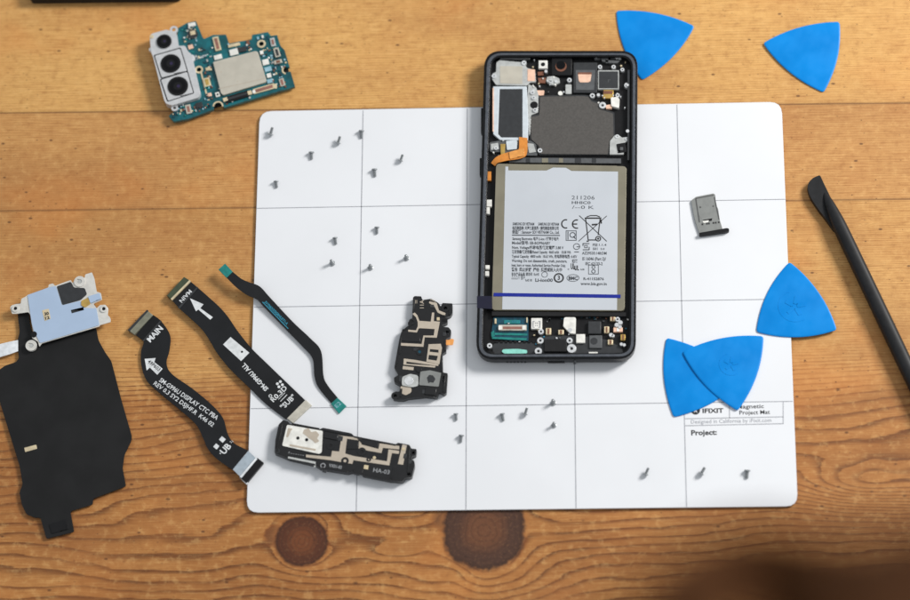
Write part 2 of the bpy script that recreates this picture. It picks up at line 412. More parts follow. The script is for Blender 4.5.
for f, s in ((f1, .55), (f2, .42)):
    sm = q.math('LESS_THAN', q.math('ABSOLUTE', f), seamw)
    col = q.mix(q.math('MULTIPLY', sm, s), col, srgb(66, 38, 22))
    col = q.mix(q.ss(q.math('ABSOLUTE', f), .16, .0, 0, .18), col, srgb(100, 60, 32))
q.put(q.b.inputs['Base Color'], col)
q.put(q.b.inputs['Roughness'], q.ss(fn, .3, .7, .46, .62)); q.b.inputs['Specular IOR Level'].default_value = .35
hgt = q.math('SUBTRACT', fn, q.math('ADD', q.math('MULTIPLY', line, .6), q.math('MULTIPLY', dent, 1.5)))
q.bump(hgt, .35, .00012)
table = link('table', me, q.m, None, smooth=0); table['kind'] = 'structure'

# ---------------- the mat ----------------
pm = thing('project_mat', 'white rectangular work mat with grey grid lines and printed title box, under the opened phone', 'mat', 520, 310, 0)
corn = [(259.6, 111.2, 12), (781.6, 101.8, 12), (797.8, 506, 12), (246.5, 512.6, 12)]
prism('magnet_backing', corn, 0, .07, 'mat_black', pm, r=12)
board = prism('mat_board', corn, .07, MZ, 'mat_white', pm, r=12, bevel=.012)
def G(i, j):   # grid point (cells of 5.08 cm) -> room point at the mat's top
    return Vector((i*5.08-12.7, 10.16-j*5.08, MZ))
gl = []
for i in (1, 2, 3, 4):
    x = i*5.08-12.7; gl.append(('poly', [Vector((x-.021, -10.13, 0)), Vector((x+.021, -10.13, 0)), Vector((x+.021, 10.13, 0)), Vector((x-.021, 10.13, 0))]))
for j in (1, 2, 3):
    y = 10.16-j*5.08; gl.append(('poly', [Vector((-12.67, y-.019, 0)), Vector((12.67, y-.019, 0)), Vector((12.67, y+.019, 0)), Vector((-12.67, y+.019, 0))]))
print_on('printed_grid', gl, MZ, 'ink_grey', pm, eps=.003)
print_on('title_box', [LN((685, 425.7), (783.2, 423.6), .9), LN((783.2, 402.2), (783.2, 424), .9), LN((685, 418.7), (783.2, 416.8), .9), LN((729.3, 403), (729.6, 418), .9)], MZ, 'ink_pale', pm, eps=.006)
print_on('printed_text', [
    T('IFIXIT', (702.6, 413.0), (723.6, 412.6), 4.6, .03), T('Magnetic', (737, 408.6), (764, 408), 4.2, .01), T('Project Mat', (739.5, 414.6), (770, 413.9), 4.2, .01),
    T('Project:', (691.3, 435.2), (717, 434.6), 5.2, .03),
    ('poly', circ(695.5, 410.3, 4.5, MZ, 28))], MZ, 'ink', pm, eps=.006)
print_on('printed_small_text', [T('Designed in California by iFixit.com', (691, 423.6), (771.5, 421.9), 4.0)], MZ, 'ink_grey', pm, eps=.006)
star = []
for k in range(10):
    rr = 2.9 if k % 2 == 0 else 1.1; an = math.radians(90+36*k)
    star.append((695.5+rr*math.cos(an), 410.3-rr*math.sin(an)))
print_on('printed_logo', [('poly', star)], MZ, 'mat_white', pm, eps=.012)

# ---------------- the opened phone ----------------
ph_ = thing('smartphone', 'black smartphone with back cover off, battery and inner parts exposed, lying on the white mat', 'phone', 557, 215, MZ)
RZ = .86; FZ = .50
outer = [(484.5, 50.5, 17), (637.8, 50.5, 17), (635.8, 358.8, 19), (475.8, 359.3, 19)]
def inset(pts, dl, dt, dr, db, rad):
    (a, b, c, d) = pts
    return [(a[0]+dl, a[1]+dt, rad), (b[0]-dr, b[1]+dt, rad), (c[0]-dr, c[1]-db, rad), (d[0]+dl, d[1]-db, rad)]
inner = inset(outer, 6.5, 6, 6.5, 6, 12)
def ringwall(name, out, inn, z0, z1, m, bevel=0, rseg=7):
    bm = bmesh.new()
    add_prism(bm, world(fillet(out, 0, rseg), RZ), z0, z1, [world(fillet(inn, 0, rseg), RZ)])
    return from_bm(name, bm, M[m], ph_, bevel=bevel)
# body as a lofted side wall: rounded under-edge
def loft(name, out, m, prof):
    bm = bmesh.new(); base = world(fillet(out, 0, 8), RZ); c = sum(base, Vector())/len(base); n = len(base); rows = []
    for z, s in prof:
        row = []
        for i, p in enumerate(base):
            t = (base[(i+1) % n]-base[i-1]); t.z = 0; t.normalize(); nrm = Vector((t.y, -t.x, 0))
            if nrm.dot(p-c) < 0: nrm = -nrm
            qv = p-nrm*s; row.append(bm.verts.new((qv.x, qv.y, z)))
        rows.append(row)
    for a_, b_ in zip(rows, rows[1:]):
        for i in range(n): bm.faces.new((a_[i], a_[(i+1) % n], b_[(i+1) % n], b_[i]))
    bm.faces.new(rows[0]); bm.faces.new(rows[-1])
    return from_bm(name, bm, M[m], ph_, smooth=60)
loft('body', outer, 'frame', [(MZ+.0, .22), (MZ+.05, .12), (MZ+.12, .04), (MZ+.2, .008), (MZ+.38, 0), (FZ+.002, 0)])
fr1 = ringwall('side_frame', outer, inner, FZ, RZ-.03, 'frame', bevel=.05)
lip = ringwall('frame_lip', inset(outer, 2.6, 2.6, 2.2, 2.4, 15), inset(outer, 5.4, 4.6, 4.8, 4.8, 13), RZ-.05, RZ, 'frame_edge', bevel=.03)
prism('mid_plate', inner, FZ-.02, FZ+.01, 'black', ph_)
# buttons, port and speaker holes on the sides
box('volume_button', 482.2, 121, 2.4, 26, .45, .66, 'frame', ph_, bevel=.04, r=1)
box('power_button', 480.8, 167, 2.2, 18, .45, .66, 'frame', ph_, bevel=.04, r=1)
def side_box(name, u, w, z0, z1, m, dv=0):
    a_ = W(u-w/2, 359.1, RZ); b_ = W(u+w/2, 359.1, RZ); bm = bmesh.new()
    add_prism(bm, [Vector((a_.x, a_.y+.05, 0)), Vector((b_.x, b_.y+.05, 0)), Vector((b_.x, b_.y-.02, 0)), Vector((a_.x, a_.y-.02, 0))], z0, z1)
    return from_bm(name, bm, M[m], ph_)
prt = side_box('charging_port', 556, 17, .33, .50, 'black_matte')
for k in range(6): side_box('speaker_hole', 507+k*3.6, 1.8, .38, .46, 'black_matte')
side_box('antenna_band', 575, 1.6, .2, .7, 'mgrey'); side_box('antenna_band', 574, 1.2, .22, .6, 'dgrey').location.z += .0001

# --- battery
def bat(n, pts, z0, z1, m, par=None, **k): return prism(n, pts, z0, z1, m, par or ph_, **k)
battery = bat('battery', [(496, 163.5), (626.6, 166.2), (624.6, 310.8), (491.6, 310)], FZ, .78, 'olive', r=4, bevel=.04)
lab = bat('battery_label', [(508.2, 166.6), (508.4, 170.5), (546.5, 170.6), (553, 167.6), (566, 167.8), (571.5, 171), (618, 171.6), (617, 310), (502.2, 309.4), (505.4, 166.6)], .775, .79, 'label', battery)
bat('battery_edge_tape', [(509, 164.2), (547, 164.4), (560, 164.8), (617, 165.8), (618, 171), (572, 170.3), (566, 167.2), (553, 167), (546, 169.8), (509, 169.8)], .78, .784, 'olive', battery)
bat('blue_strip', [(493.8, 292.8), (620.6, 294.6), (620.6, 298), (493.4, 296.2)], .79, .80, 'navy', battery)
bat('frame_tape', [(476.9, 296), (492, 296), (492.3, 309), (477, 308)], RZ-.02, RZ+.006, 'navy_dark', r=1)
L0 = .79
small = [
 T('SAMSUNG SDI VIETNAM', (512.6, 225.2), (534.2, 225.4), 3.0, .01), T('SAMSUNG SDI VIETNAM', (538.2, 225.4), (559, 225.6), 3.0, .01),
 T('电芯制造商: 天津三星视界 / 高阳制造有限公司', (512.4, 229.5), (558.6, 229.8), 3.0, .012),
 T('制造厂: Samsung SDI VIETNAM Co., Ltd.', (512.2, 233.5), (559.4, 233.8), 3.2, .012),
 LN((512, 235.2), (560, 235.5), 1.0),
 T('Samsung Electronics 电池 Li-ion / 锂离子电池', (512.4, 240.0), (558.6, 240.4), 2.9, .01),
 T('Model/型号: EB-BG996ABY', (512.0, 244.2), (550.4, 244.6), 3.0, .01),
 T('Nom. Voltage/标称电压/額定電壓 3.88 V', (512.0, 248.8), (563.6, 249.2), 3.0, .01),
 T('额定容量/額定容量/Rated Capacity  4660 mAh   18.08 Wh', (511.9, 253.2), (570.8, 253.6), 2.9, .01),
 T('Typical Capacity  4800 mAh  18.63 Wh, 充电限制电压: 4.45V', (511.8, 257.6), (577, 258), 2.9, .01),
 T('Warning: Do not disassemble, crush, puncture,      短路', (511.7, 262.0), (577.8, 262.6), 2.9, .01),
 T('heat, burn or reuse. Authorized Service Provider Only.', (511.6, 266.4), (565.8, 267), 2.9, .01),
 T('警告  禁止拆解  撞击  挤压或投入火中', (511.5, 271), (562, 271.4), 3.1, .015),
 T('有关产品信息 请访问  RoHS', (511.4, 275.4), (539, 275.6), 2.7, .005),
 T('AZ29535:148:DM', (582, 254.4), (606.6, 254.6), 2.9, .01), T('IS 16046 (Part 2)/', (582.4, 260.2), (606, 260.4), 3.3, .01), T('IEC 62133-2', (585.4, 265), (602.6, 265.2), 3.1, .01),
 T('R-41152876', (583.4, 280), (603.9, 280.2), 2.7, .012), T('www.bis.gov.in', (580.6, 285), (606.8, 285.2), 3.0, .01),
 T('R', (574.2, 269.6), (576, 269.6), 4), T('c', (567.6, 270), (569.2, 270), 2.4), T('us', (580.6, 270.2), (584.4, 270.2), 2.4)]
print_on('printed_text', small, L0, 'ink_soft', battery, eps=.004)
print_on('printed_pale_text', [T('△△△▽ 循环', (511.4, 279.2), (525, 279.4), 4.4), T('RoHS 100', (525.4, 281.4), (532, 281.5), 2.6), T('Li-ion00', (535.2, 281.6), (552.8, 281.8), 3.4, .015),
   ring_poly(544.6, 274.6, 3.2, .6, L0)], L0, 'ink_soft', battery, eps=.004)
print_on('date_code', [T('211206', (571.6, 199.4), (594.6, 199.6), 4.2), T('HHIC0', (571.8, 203.9), (590.6, 204.1), 3.0), T('/--0 K', (572, 208.8), (594, 209), 3.6)], L0, 'ink_soft', battery, eps=.004)
bold = [ ]
def arcs(u, v, r, w, a0, a1, z, n=14, e=1.08):
    c = W(u, v, z); pts = []
    for k in range(n+1):
        t = math.radians(a0+(a1-a0)*k/n); pts.append(Vector((c.x+r/PXCM*math.cos(t), c.y+r/PXCM*e*math.sin(t), z)))
    for k in range(n, -1, -1):
        t = math.radians(a0+(a1-a0)*k/n); pts.append(Vector((c.x+(r-w)/PXCM*math.cos(t), c.y+(r*e-w)/PXCM*math.sin(t), z)))
    return ('poly', pts)
bold += [arcs(565.8, 223.9, 4.8, 1.3, 70, 290, L0), arcs(576.6, 224.1, 4.8, 1.3, 70, 290, L0), LN((572.6, 224.1), (577.2, 224.1), 1.2)]
bold += [LN((579.2, 215.6), (606.8, 241.4), .7), LN((606.8, 215.9), (578.6, 241.3), .7)]
bold += [LN((585.6, 218.4), (588.2, 239.8), 1.0), LN((600.2, 218.6), (598.2, 235), 1.0), LN((588, 240), (596, 240), 1.0), LN((584.8, 218.2), (601.4, 218.2), 1.3), LN((586.6, 217), (590.5, 215.6), .9), LN((590.5, 215.6), (596.5, 215.6), .9), LN((596.5, 215.6), (600, 217), .9), LN((591.8, 224.8), (597.2, 224.4), 1.6), LN((600.8, 219.5), (601.4, 223.6), 1.4)]
bold += [ring_poly(598.2, 238.7, 3, 1.1, L0), ('poly', circ(598.2, 238.7, 1.1, L0, 12)), LN((586.6, 241.2), (588.8, 241.2), 1.2)]
bold += [ring_poly(558.8, 277.9, 5.2, 1.5, L0), T('3', (557.6, 279.8), (560, 279.8), 4.6, .02)]
bold += [T('UL', (570.8, 269), (574.8, 269), 6, .03), T('UL', (574.6, 270.2), (579, 270.2), 5, .03)]
print_on('printed_symbols', bold, L0, 'ink', battery, eps=.008)
thin = [ring_poly(573, 278, 6.4, .6, L0, e=.62), T('BMC', (568.6, 279.7), (577.6, 279.8), 3.4, .03), ring_poly(576.6, 246.6, 3.5, .7, L0), LN((576.6, 246.8), (580, 246.8), .8), LN((574.2, 252), (579, 252), .8)]
def frame_poly(u, v, w, h, t, z): return ('poly', rect(u, v, w, h), [rect(u, v, w-2*t, h-2*t)])
thin += [frame_poly(571.2, 235.6, 10.8, 10.2, .7, L0), ring_poly(572.6, 235, 3.1, .9, L0), LN((573.4, 236.4), (575.6, 238.8), 1.0), LN((568, 231.6), (568, 239.6), .9),
         LN((582.8, 243.6), (589.4, 243.6), .9), LN((582.8, 249.8), (589.4, 249.8), .9), LN((583, 243.4), (583, 246), .9), LN((589.2, 247), (589.2, 249.8), .9), frame_poly(586, 246.6, 3.4, 3, .7, L0),
         frame_poly(593.5, 269.6, 10.4, 9.6, .6, L0), ring_poly(593.5, 267.2, 1.9, .7, L0), ring_poly(593.5, 271.4, 2.2, .8, L0),
         T('PSE', (592.8, 246.2), (597.6, 246.2), 2.8), T('1.1.4', (599, 245.8), (606.4, 245.9), 2.2), T('S01', (592.8, 250), (597.6, 250), 2.6), T('2.0', (600.4, 249.8), (604.6, 249.9), 2)]
print_on('printed_marks', thin, L0, 'ink_soft', battery, eps=.006)

# --- upper inside
def P5(lst): return [(470+x/5, 40+y/5) for x, y in lst]
def Q5(lst): return [(470+x/5, 260+y/5) for x, y in lst]
A = ph_
prism('inner_wall', P5([(150, 72), (300, 78), (300, 98), (258, 100), (150, 96)]), FZ, .74, 'dgrey', A, bevel=.02)
prism('top_rail', P5([(305, 58), (770, 62), (775, 74), (305, 72)]), FZ, .78, 'mgrey', A)
prism('receiver_plate', P5([(132, 112), (150, 100), (200, 106), (268, 112), (285, 140), (325, 150), (330, 210), (300, 212), (285, 228), (130, 224), (110, 196), (112, 168), (130, 160)]), FZ, .66, 'lightgrey', A, bevel=.02, r=1)
prism('receiver_foil', P5([(150, 130), (262, 132), (262, 220), (150, 216)]), .66, .672, 'shield', A)
prism('peach_pad', P5([(288, 145), (325, 148), (325, 205), (288, 205)]), .66, .675, 'peach', A)
for (x, y, r_) in ((270, 114, 2.6), (205, 95, 2), (120, 180, 2.4)):
    disc('standoff', 470+x/5, 40+y/5, r_, FZ, .70, 'silver' if x > 210 or x < 130 else 'black', A, hole=.8)
prism('speaker_gasket', P5([(115, 232), (284, 232), (292, 420), (290, 502), (150, 500), (115, 470)]), FZ, .68, 'gasket', A, holes=[P5([(148, 245), (262, 245), (262, 487), (156, 487), (140, 470)])], bevel=.02)
prism('gasket_window', P5([(146, 243), (264, 243), (264, 489), (154, 489), (138, 472)]), FZ, .66, 'dgrey', A)
prism('gasket_edge', P5([(113, 240), (119, 240), (119, 460), (113, 456)]), FZ, .69, 'peach', A)
prism('side_bracket', P5([(292, 222), (330, 236), (342, 270), (340, 362), (305, 376), (300, 470), (296, 480), (292, 400), (286, 300)]), FZ, .64, 'lightgrey', A, r=1, bevel=.01)
disc('bracket_hole', 470+320/5, 40+325/5, 4, .64, .648, 'black', A)
prism('lower_bracket', P5([(96, 512), (150, 502), (300, 502), (330, 520), (338, 578), (210, 574), (150, 560), (100, 560)]), FZ, .62, 'mgrey', A, r=2, bevel=.01)
prisms('bracket_plates', [P5([(104, 520), (140, 514), (145, 545), (106, 550)]), P5([(285, 515), (318, 520), (330, 560), (296, 565)]), P5([(190, 510), (240, 508), (236, 530), (196, 545)])], .62, .64, 'lightgrey', A)
ribbon('orange_flex', [(519.0, 137), (519.0, 148), (516, 150.6), (507, 152.6), (500, 155), (495, 158), (491, 163)], [(527.4, 138), (526.8, 154), (520, 158.6), (508, 160.4), (501, 162), (497.6, 163), (495, 166)], [.72, .76, .76, .74, .74, .72, .64], .02, 'copper', A, n=5)
prism('flex_fold', [(509, 152), (524, 148), (524.6, 156), (510, 159)], .755, .785, 'amber', A, r=1, bevel=.01)
prism('white_flex_pad', [(506, 141), (517, 140), (517, 149), (507, 150)], .64, .67, 'gasket', A, r=1)
ribbon('gold_flex', [(500.6, 144), (500.6, 150), (501, 155)], [(505.4, 144), (505, 150), (505, 155.6)], [.68, .70, .70], .02, 'gold', A, n=3)
box('contact_block', 543, 64.4, 9, 8, FZ, .70, 'white_part', A, bevel=.02); disc('contact_hole', 543, 64.4, 2.2, .70, .706, 'black', A)
fc = prism('front_camera', P5([(408, 80), (510, 80), (510, 176), (408, 176)]), FZ, .70, 'black', A, bevel=.03)
disc('lens', 470+455/5, 40+132/5, 5.8, .70, .715, 'brown', fc, n=28); disc('lens_glass', 470+454/5, 40+126/5, 4.8, .715, .722, 'glass', fc, n=28)
sm_ = prism('sensor_module', P5([(518, 112), (636, 112), (636, 264), (516, 264)]), FZ, .68, 'dgrey', A, bevel=.02)
prism('sensor_plate', P5([(528, 150), (626, 150), (620, 250), (530, 250)]), .68, .69, 'mgrey', sm_, bevel=.008)
prism('sensor_window', P5([(540, 168), (608, 168), (602, 206), (592, 212), (550, 212), (544, 204)]), .69, .70, 'peach', sm_); box('window_shade', 584.8, 73.4, 13.4, 1.8, .69, .706, 'brown', sm_)
ch = prism('camera_chip_frame', P5([(640, 152), (745, 152), (745, 246), (640, 246)]), FZ, .70, 'lightgrey', A)
prism('camera_chip', P5([(645, 157), (740, 157), (740, 241), (645, 241)]), .70, .712, 'dgrey', ch); print_on('printed_mark', [T('r', (608, 82.4), (610.6, 82.4), 5)], .712, 'mgrey', ch)
prism('gold_contact', P5([(668, 248), (718, 250), (715, 292), (664, 290)]), FZ, .66, 'gold', A, bevel=.01)
box('gold_bar', 470+690/5, 40+262/5, 9, 3, .66, .67, 'brown', A)
prism('white_contact', P5([(704, 288), (736, 284), (748, 296), (745, 340), (706, 330)]), FZ, .73, 'white_part', A, bevel=.02, r=1)
prism('peach_pad', P5([(676, 326), (706, 322), (710, 342), (682, 344)]), FZ, .68, 'peach', A)
disc('ring_terminal', 470+663/5, 40+326/5, 3.6, FZ, .70, 'silver', A, hole=1.5)
prisms('antenna_clip', [P5([(618, 84), (648, 80), (652, 96), (625, 100)]), P5([(655, 88), (690, 90), (692, 112), (660, 106)]), P5([(700, 80), (755, 84), (758, 98), (702, 92)]), P5([(675, 100), (750, 104), (735, 116), (680, 114)])], FZ, .66, 'mgrey', A, r=.5)
for x, y, r_ in ((632, 86, 1.5), (735, 88, 1.8), (690, 84, 1.2), (748, 92, 1.4)): disc('weld_spot', 470+x/5, 40+y/5, r_, .66, .68, 'silver', A, n=12)
prism('sim_connector', P5([(700, 505), (722, 478), (742, 474), (760, 488), (796, 484), (798, 502), (775, 512), (768, 572), (698, 572)]), FZ, .67, 'lightgrey', A, r=.6, bevel=.01)
prism('sim_block', P5([(732, 520), (775, 512), (782, 560), (740, 565)]), .67, .70, 'black', A, bevel=.02); box('sim_pad', 470+758/5, 40+543/5, 3, 3, .70, .71, 'mgrey', A)
prism('grounding_plate', P5([(386, 184), (418, 180), (446, 192), (450, 212), (424, 226), (398, 222), (380, 206)]), FZ, .64, 'lightgrey', A, r=.6, bevel=.01)
prism('brown_patch', P5([(340, 190), (380, 188), (378, 216), (344, 214)]), FZ, .6, 'brown', A)
prism('brown_patch', P5([(338, 160), (370, 158), (368, 176), (340, 178)]), FZ, .6, 'brown', A)
box('pin_plate', 470+493/5, 40+246/5, 6, 9.4, FZ, .64, 'lightgrey', A, r=1); prism('peach_pad', P5([(334, 252), (372, 252), (368, 276), (344, 278)]), FZ, .62, 'peach', A, r=1); disc('white_dot', 470+452/5, 40+266/5, 2.4, FZ, .64, 'white_part', A)
for x, y, r_ in ((650, 134, 2.2), (718, 134, 2.2), (762, 148, 2), (785, 226, 2.8), (612, 278, 2.6), (642, 274, 1.7), (738, 276, 2.2), (404, 206, 2.2), (430, 206, 1.6), (497, 200, 2.4), (736, 482, 2.2), (784, 494, 1.9), (350, 552, 2.4), (325, 350, 2.2), (312, 262, 2.2), (392, 204, 1.3), (380, 156, 1.6), (745, 556, 1.2), (130, 540, 2), (318, 288, 2)):
    disc('solder_point', 470+x/5, 40+y/5, r_, FZ, .70, 'silver', A, n=14, hole=.45*r_ if r_ > 1.8 else 0)
prism('heat_pad', P5([(350, 284), (560, 280), (598, 284), (604, 306), (640, 318), (655, 348), (715, 368), (718, 478), (697, 505), (690, 572), (352, 570), (345, 530), (306, 496), (303, 384), (346, 378)]), FZ, .64, 'pad', A, r=1.2, bevel=.02)
prism('heat_pad_rim', P5([(343, 278), (562, 274), (603, 278), (610, 300), (646, 312), (660, 342), (722, 362), (725, 481), (702, 508), (697, 576), (346, 576), (339, 534), (299, 500), (296, 378), (340, 372)]), FZ, .60, 'dgrey', A, r=1.2)
for k in range(34):
    u, v = random.choice([(random.uniform(532, 566), random.uniform(76, 92)), (random.uniform(530, 548), random.uniform(58, 84)), (random.uniform(596, 628), random.uniform(56, 66)), (random.uniform(598, 628), random.uniform(92, 112)), (random.uniform(491, 506), random.uniform(140, 156))])
    box('contact_point', u, v, random.uniform(.8, 2.0), random.uniform(.8, 1.6), FZ, .655+random.random()*.02, random.choice(['silver', 'silver', 'gold_pale', 'mgrey', 'white_part']), A, a=random.uniform(-30, 30))
for k in range(30):
    u, v = random.choice([(random.uniform(608, 628), random.uniform(316, 348)), (random.uniform(534, 572), random.uniform(328, 352)), (random.uniform(493, 528), random.uniform(316, 344))])
    box('contact_point', u, v, random.uniform(.8, 1.8), random.uniform(.7, 1.4), FZ, .605+random.random()*.02, random.choice(['silver', 'gold_pale', 'mgrey', 'tealblue', 'white_part']), A, a=random.uniform(-30, 30))
# flat cable strip between heat pad and battery
prism('foam_strip', [(509, 157.6), (621, 158.6), (621, 163.4), (509, 162.4)], FZ, .62, 'mgrey', A)
for u in (528, 545, 561, 578, 594): box('foam_gap', u, 160.4, 4.2 + (u % 3), 4.4, .62, .628, 'olive' if u % 2 else 'dgrey', A)
# left side contacts
for (u, v, w, h) in ((489, 203, 5.6, 7), (488, 210.5, 3.4, 7), (487.4, 267, 4.4, 4), (487, 273.5, 4, 5)):
    box('side_contact', u, v, w, h, FZ, .72, 'white_part', A, bevel=.02)
box('amber_tab', 489.4, 176, 3.6, 9, FZ, .68, 'copper', A)
prism('right_rail', [(627.6, 70), (629.8, 70), (629.4, 160), (627.4, 160)], FZ, .74, 'dgrey', A)
for v, w in ((85, 1.4), (131, 1.8)): disc('rail_screw', 627.6, v, w, .72, .75, 'silver', A, n=12)
# --- lower inside
lowb = prism('lower_board', Q5([(118, 285), (292, 285), (292, 405), (200, 402), (120, 392), (106, 372)]), FZ, .58, 'pcb_dark', A, r=1)
prisms('teal_bar', [Q5([(120, 364), (286, 368), (286, 378), (122, 374)]), Q5([(108, 384), (284, 390), (282, 402), (112, 394)]), Q5([(170, 300), (250, 300), (250, 318), (170, 318)]), Q5([(106, 362), (120, 350), (124, 378), (108, 390)])], .58, .60, 'pcb_edge', lowb)
print_on('printed_mark', [T('AG-30012', (504.6, 322.8), (520.6, 322.8), 2.6)], .60, 'tealink', lowb)
cn = box('ribbon_connector', 512.6, 327.6, 28, 5.6, .58, .68, 'shield', A, bevel=.015, r=.8); box('connector_slot', 512.4, 327.8, 19, 2.6, .68, .684, 'redbrown', cn)
for u in (500.2, 524): box('connector_end', u, 327.6, 3.4, 4.2, .68, .70, 'white_part', cn)
box('small_strip', 495.6, 321, 1.8, 5, FZ, .66, 'gold_pale', A); box('small_strip', 527, 320, 1.2, 5, FZ, .66, 'gold_pale', A)
prism('lower_shroud', Q5([(118, 418), (150, 410), (330, 412), (345, 380), (480, 378), (540, 380), (600, 384), (690, 400), (760, 440), (770, 484), (120, 484), (112, 440)]), FZ, .56, 'dgrey', A, r=3, bevel=.02)
for k in range(9): box('gasket_tooth', 497+k*4.6, 341.6, 2.4, 2.2, .56, .60, 'black', A)
prism('mint_gasket', Q5([(158, 456, ), (166, 446), (240, 444), (286, 450), (286, 466), (240, 469), (170, 468)]), .56, .62, 'mint', A, r=2, bevel=.02)
mic = box('microphone_chip', 536.6, 323.4, 11, 11, FZ, .68, 'white_part', A, bevel=.02); print_on('printed_mark', [T('[::]', (532.6, 326), (540.4, 326), 5.4, .01)], .68, 'grey_ink', mic)
prism('white_contact', Q5([(470, 290), (478, 286), (524, 286), (530, 292), (528, 368), (500, 366), (476, 340), (466, 330)]), FZ, .68, 'white_part', A, r=1, bevel=.02)
box('white_pad', 580.6, 338.4, 9, 8.8, FZ, .68, 'white_part', A, bevel=.02); box('white_pad', 593.2, 353.4, 9, 3, .56, .66, 'white_part', A, bevel=.01)
box('motor_block', 594.6, 327.4, 13, 12.6, FZ, .70, 'dgrey', A, bevel=.03); box('motor_base', 595.6, 341.6, 13, 13, FZ, .64, 'mgrey', A, bevel=.03); disc('motor_boss', 594, 341, 3.6, .64, .65, 'dgrey', A)
box('port_shell', 555.4, 345.4, 23, 12.4, FZ, .70, 'black_matte', A, bevel=.03)
for x, y, r_ in ((355, 357, 2.8), (352, 402, 3.2), (342, 455, 3.6), (498, 402, 3.0), (98, 428, 2.6), (738, 296, 2.4), (752, 312, 2.2), (734, 324, 2.2), (757, 420, 1.6), (771, 424, 1.6), (705, 374, 2), (716, 378, 1.5), (500, 350, 2.2), (750, 334, 1.8)):
    disc('solder_point', 470+x/5, 260+y/5, r_, FZ, .70, 'silver', A, n=16, hole=.42*r_ if r_ > 2.3 else 0)
disc('screw_boss', 571.6, 348.4, 4.6, FZ, .72, 'silver', A, hole=1.6, bevel=.02)
for x, y, w, h, m_ in ((392, 356, 5.4, 6.6, 'gold_pale'), (455, 360, 5.6, 4.6, 'gold_pale'), (683, 348, 5, 6.6, 'gold_pale'), (765, 386, 5, 6, 'gold'), (702, 410, 5.4, 5, 'gold_pale'), (714, 293, 5.4, 4.4, 'gold_pale'), (740, 348, 9.4, 4.4, 'peach'), (505, 346, 6, 4, 'gold')):
    ct_ = box('spring_contact', 470+x/5, 260+y/5, w, h, FZ, .66, m_, A, bevel=.02); box('contact_tip', 470+x/5, 260+y/5, w*.3, h*.8, .66, .675, 'brown' if m_ != 'peach' else 'white_part', ct_)
for x, y in ((112, 471), (738, 475)): box('corner_slot', 470+x/5, 260+y/5, 4, 4.6, .56, .568, 'black_matte', A)
for k in range(26):
    u = random.uniform(560, 618) if k % 2 else random.uniform(545, 600); v = random.uniform(314, 322)
    box('small_component', u, v, random.uniform(1.2, 2.6), random.uniform(.9, 1.8), FZ, .56, random.choice(['dgrey', 'mgrey', 'pcb_dark', 'brown']), A)
prism('dark_band', [(492, 311.4), (626, 312.4), (626, 316.2), (492, 315.6)], FZ, .70, 'black_matte', A)

# ---------------- main circuit board with cameras ----------------
mb = thing('circuit_board', 'teal phone circuit board with three rear cameras lying on bare wood above the mat corner', 'circuit board', 225, 75, 0)
BZ = .34
def hpts(u, v, r_, z): return circ(u, v, r_, z, 18)
pcb = prism('board', [(178, 28), (187, 23), (196, 21), (202.5, 37), (204, 39), (213, 35), (226, 34.6), (229, 43.6), (240, 41.4), (251.6, 40), (252, 35), (268, 32), (270.6, 36), (277, 35), (280.5, 46), (284.5, 50), (289.6, 67), (283.4, 67.6), (281, 70), (283, 73), (290.6, 71.6), (295, 86.6), (224, 107.6), (222.4, 103.6), (218, 101.6), (213.8, 104), (213.4, 109.6), (188, 119), (173.5, 121.4), (168.6, 116), (176, 110), (172, 102), (160, 62), (176, 48)], .14, BZ, 'pcb', mb,
      holes=[hpts(199, 69.6, 2.5, BZ), hpts(261.4, 43.8, 2.5, BZ)], r=.6, bevel=.01)
prism('board_underside', [(183, 34), (196, 26), (203, 42), (226, 39), (232, 48), (268, 38), (286, 56), (291, 84), (226, 104), (190, 114), (176, 112), (178, 98), (168, 60)], .0, .14, 'black_matte', mb)
disc('gold_ring', 199, 69.6, 4.3, BZ, BZ+.02, 'gold_pale', mb, hole=2.5); disc('gold_ring', 261.4, 43.8, 4.6, BZ, BZ+.02, 'gold_pale', mb, hole=2.6)
def half_ring(u, v, r_, a0, a1):
    c = W(u, v, BZ+.02); n = 14; pts = []
    for k in range(n+1):
        t = math.radians(a0+(a1-a0)*k/n); pts.append(Vector((c.x+r_/PXCM*math.cos(t), c.y+r_/PXCM*math.sin(t), 0)))
    for k in range(n, -1, -1):
        t = math.radians(a0+(a1-a0)*k/n); pts.append(Vector((c.x+(r_-1.6)/PXCM*math.cos(t), c.y+(r_-1.6)/PXCM*math.sin(t), 0)))
    prism('gold_ring', pts, BZ, BZ+.02, 'gold_pale', mb)
half_ring(218, 106, 5.6, -5, 185); half_ring(286.5, 70, 5, 105, 260)
sh = prism('shield_can', [(213, 62), (255.6, 51), (258, 52.2), (266.4, 80), (265.4, 82.2), (223.4, 95), (221, 93.2)], BZ, BZ+.14, 'shield', mb, r=1.2, bevel=.025)
print_on('shield_fold', [LN((218.6, 88.8), (264.4, 78.6), .6), ('poly', circ(221.4, 73.4, .7, BZ, 8)), ('poly', circ(238, 82.6, .7, BZ, 8)), ('poly', circ(254, 53.6, .6, BZ, 8))], BZ+.14, 'trace', sh, eps=.004)
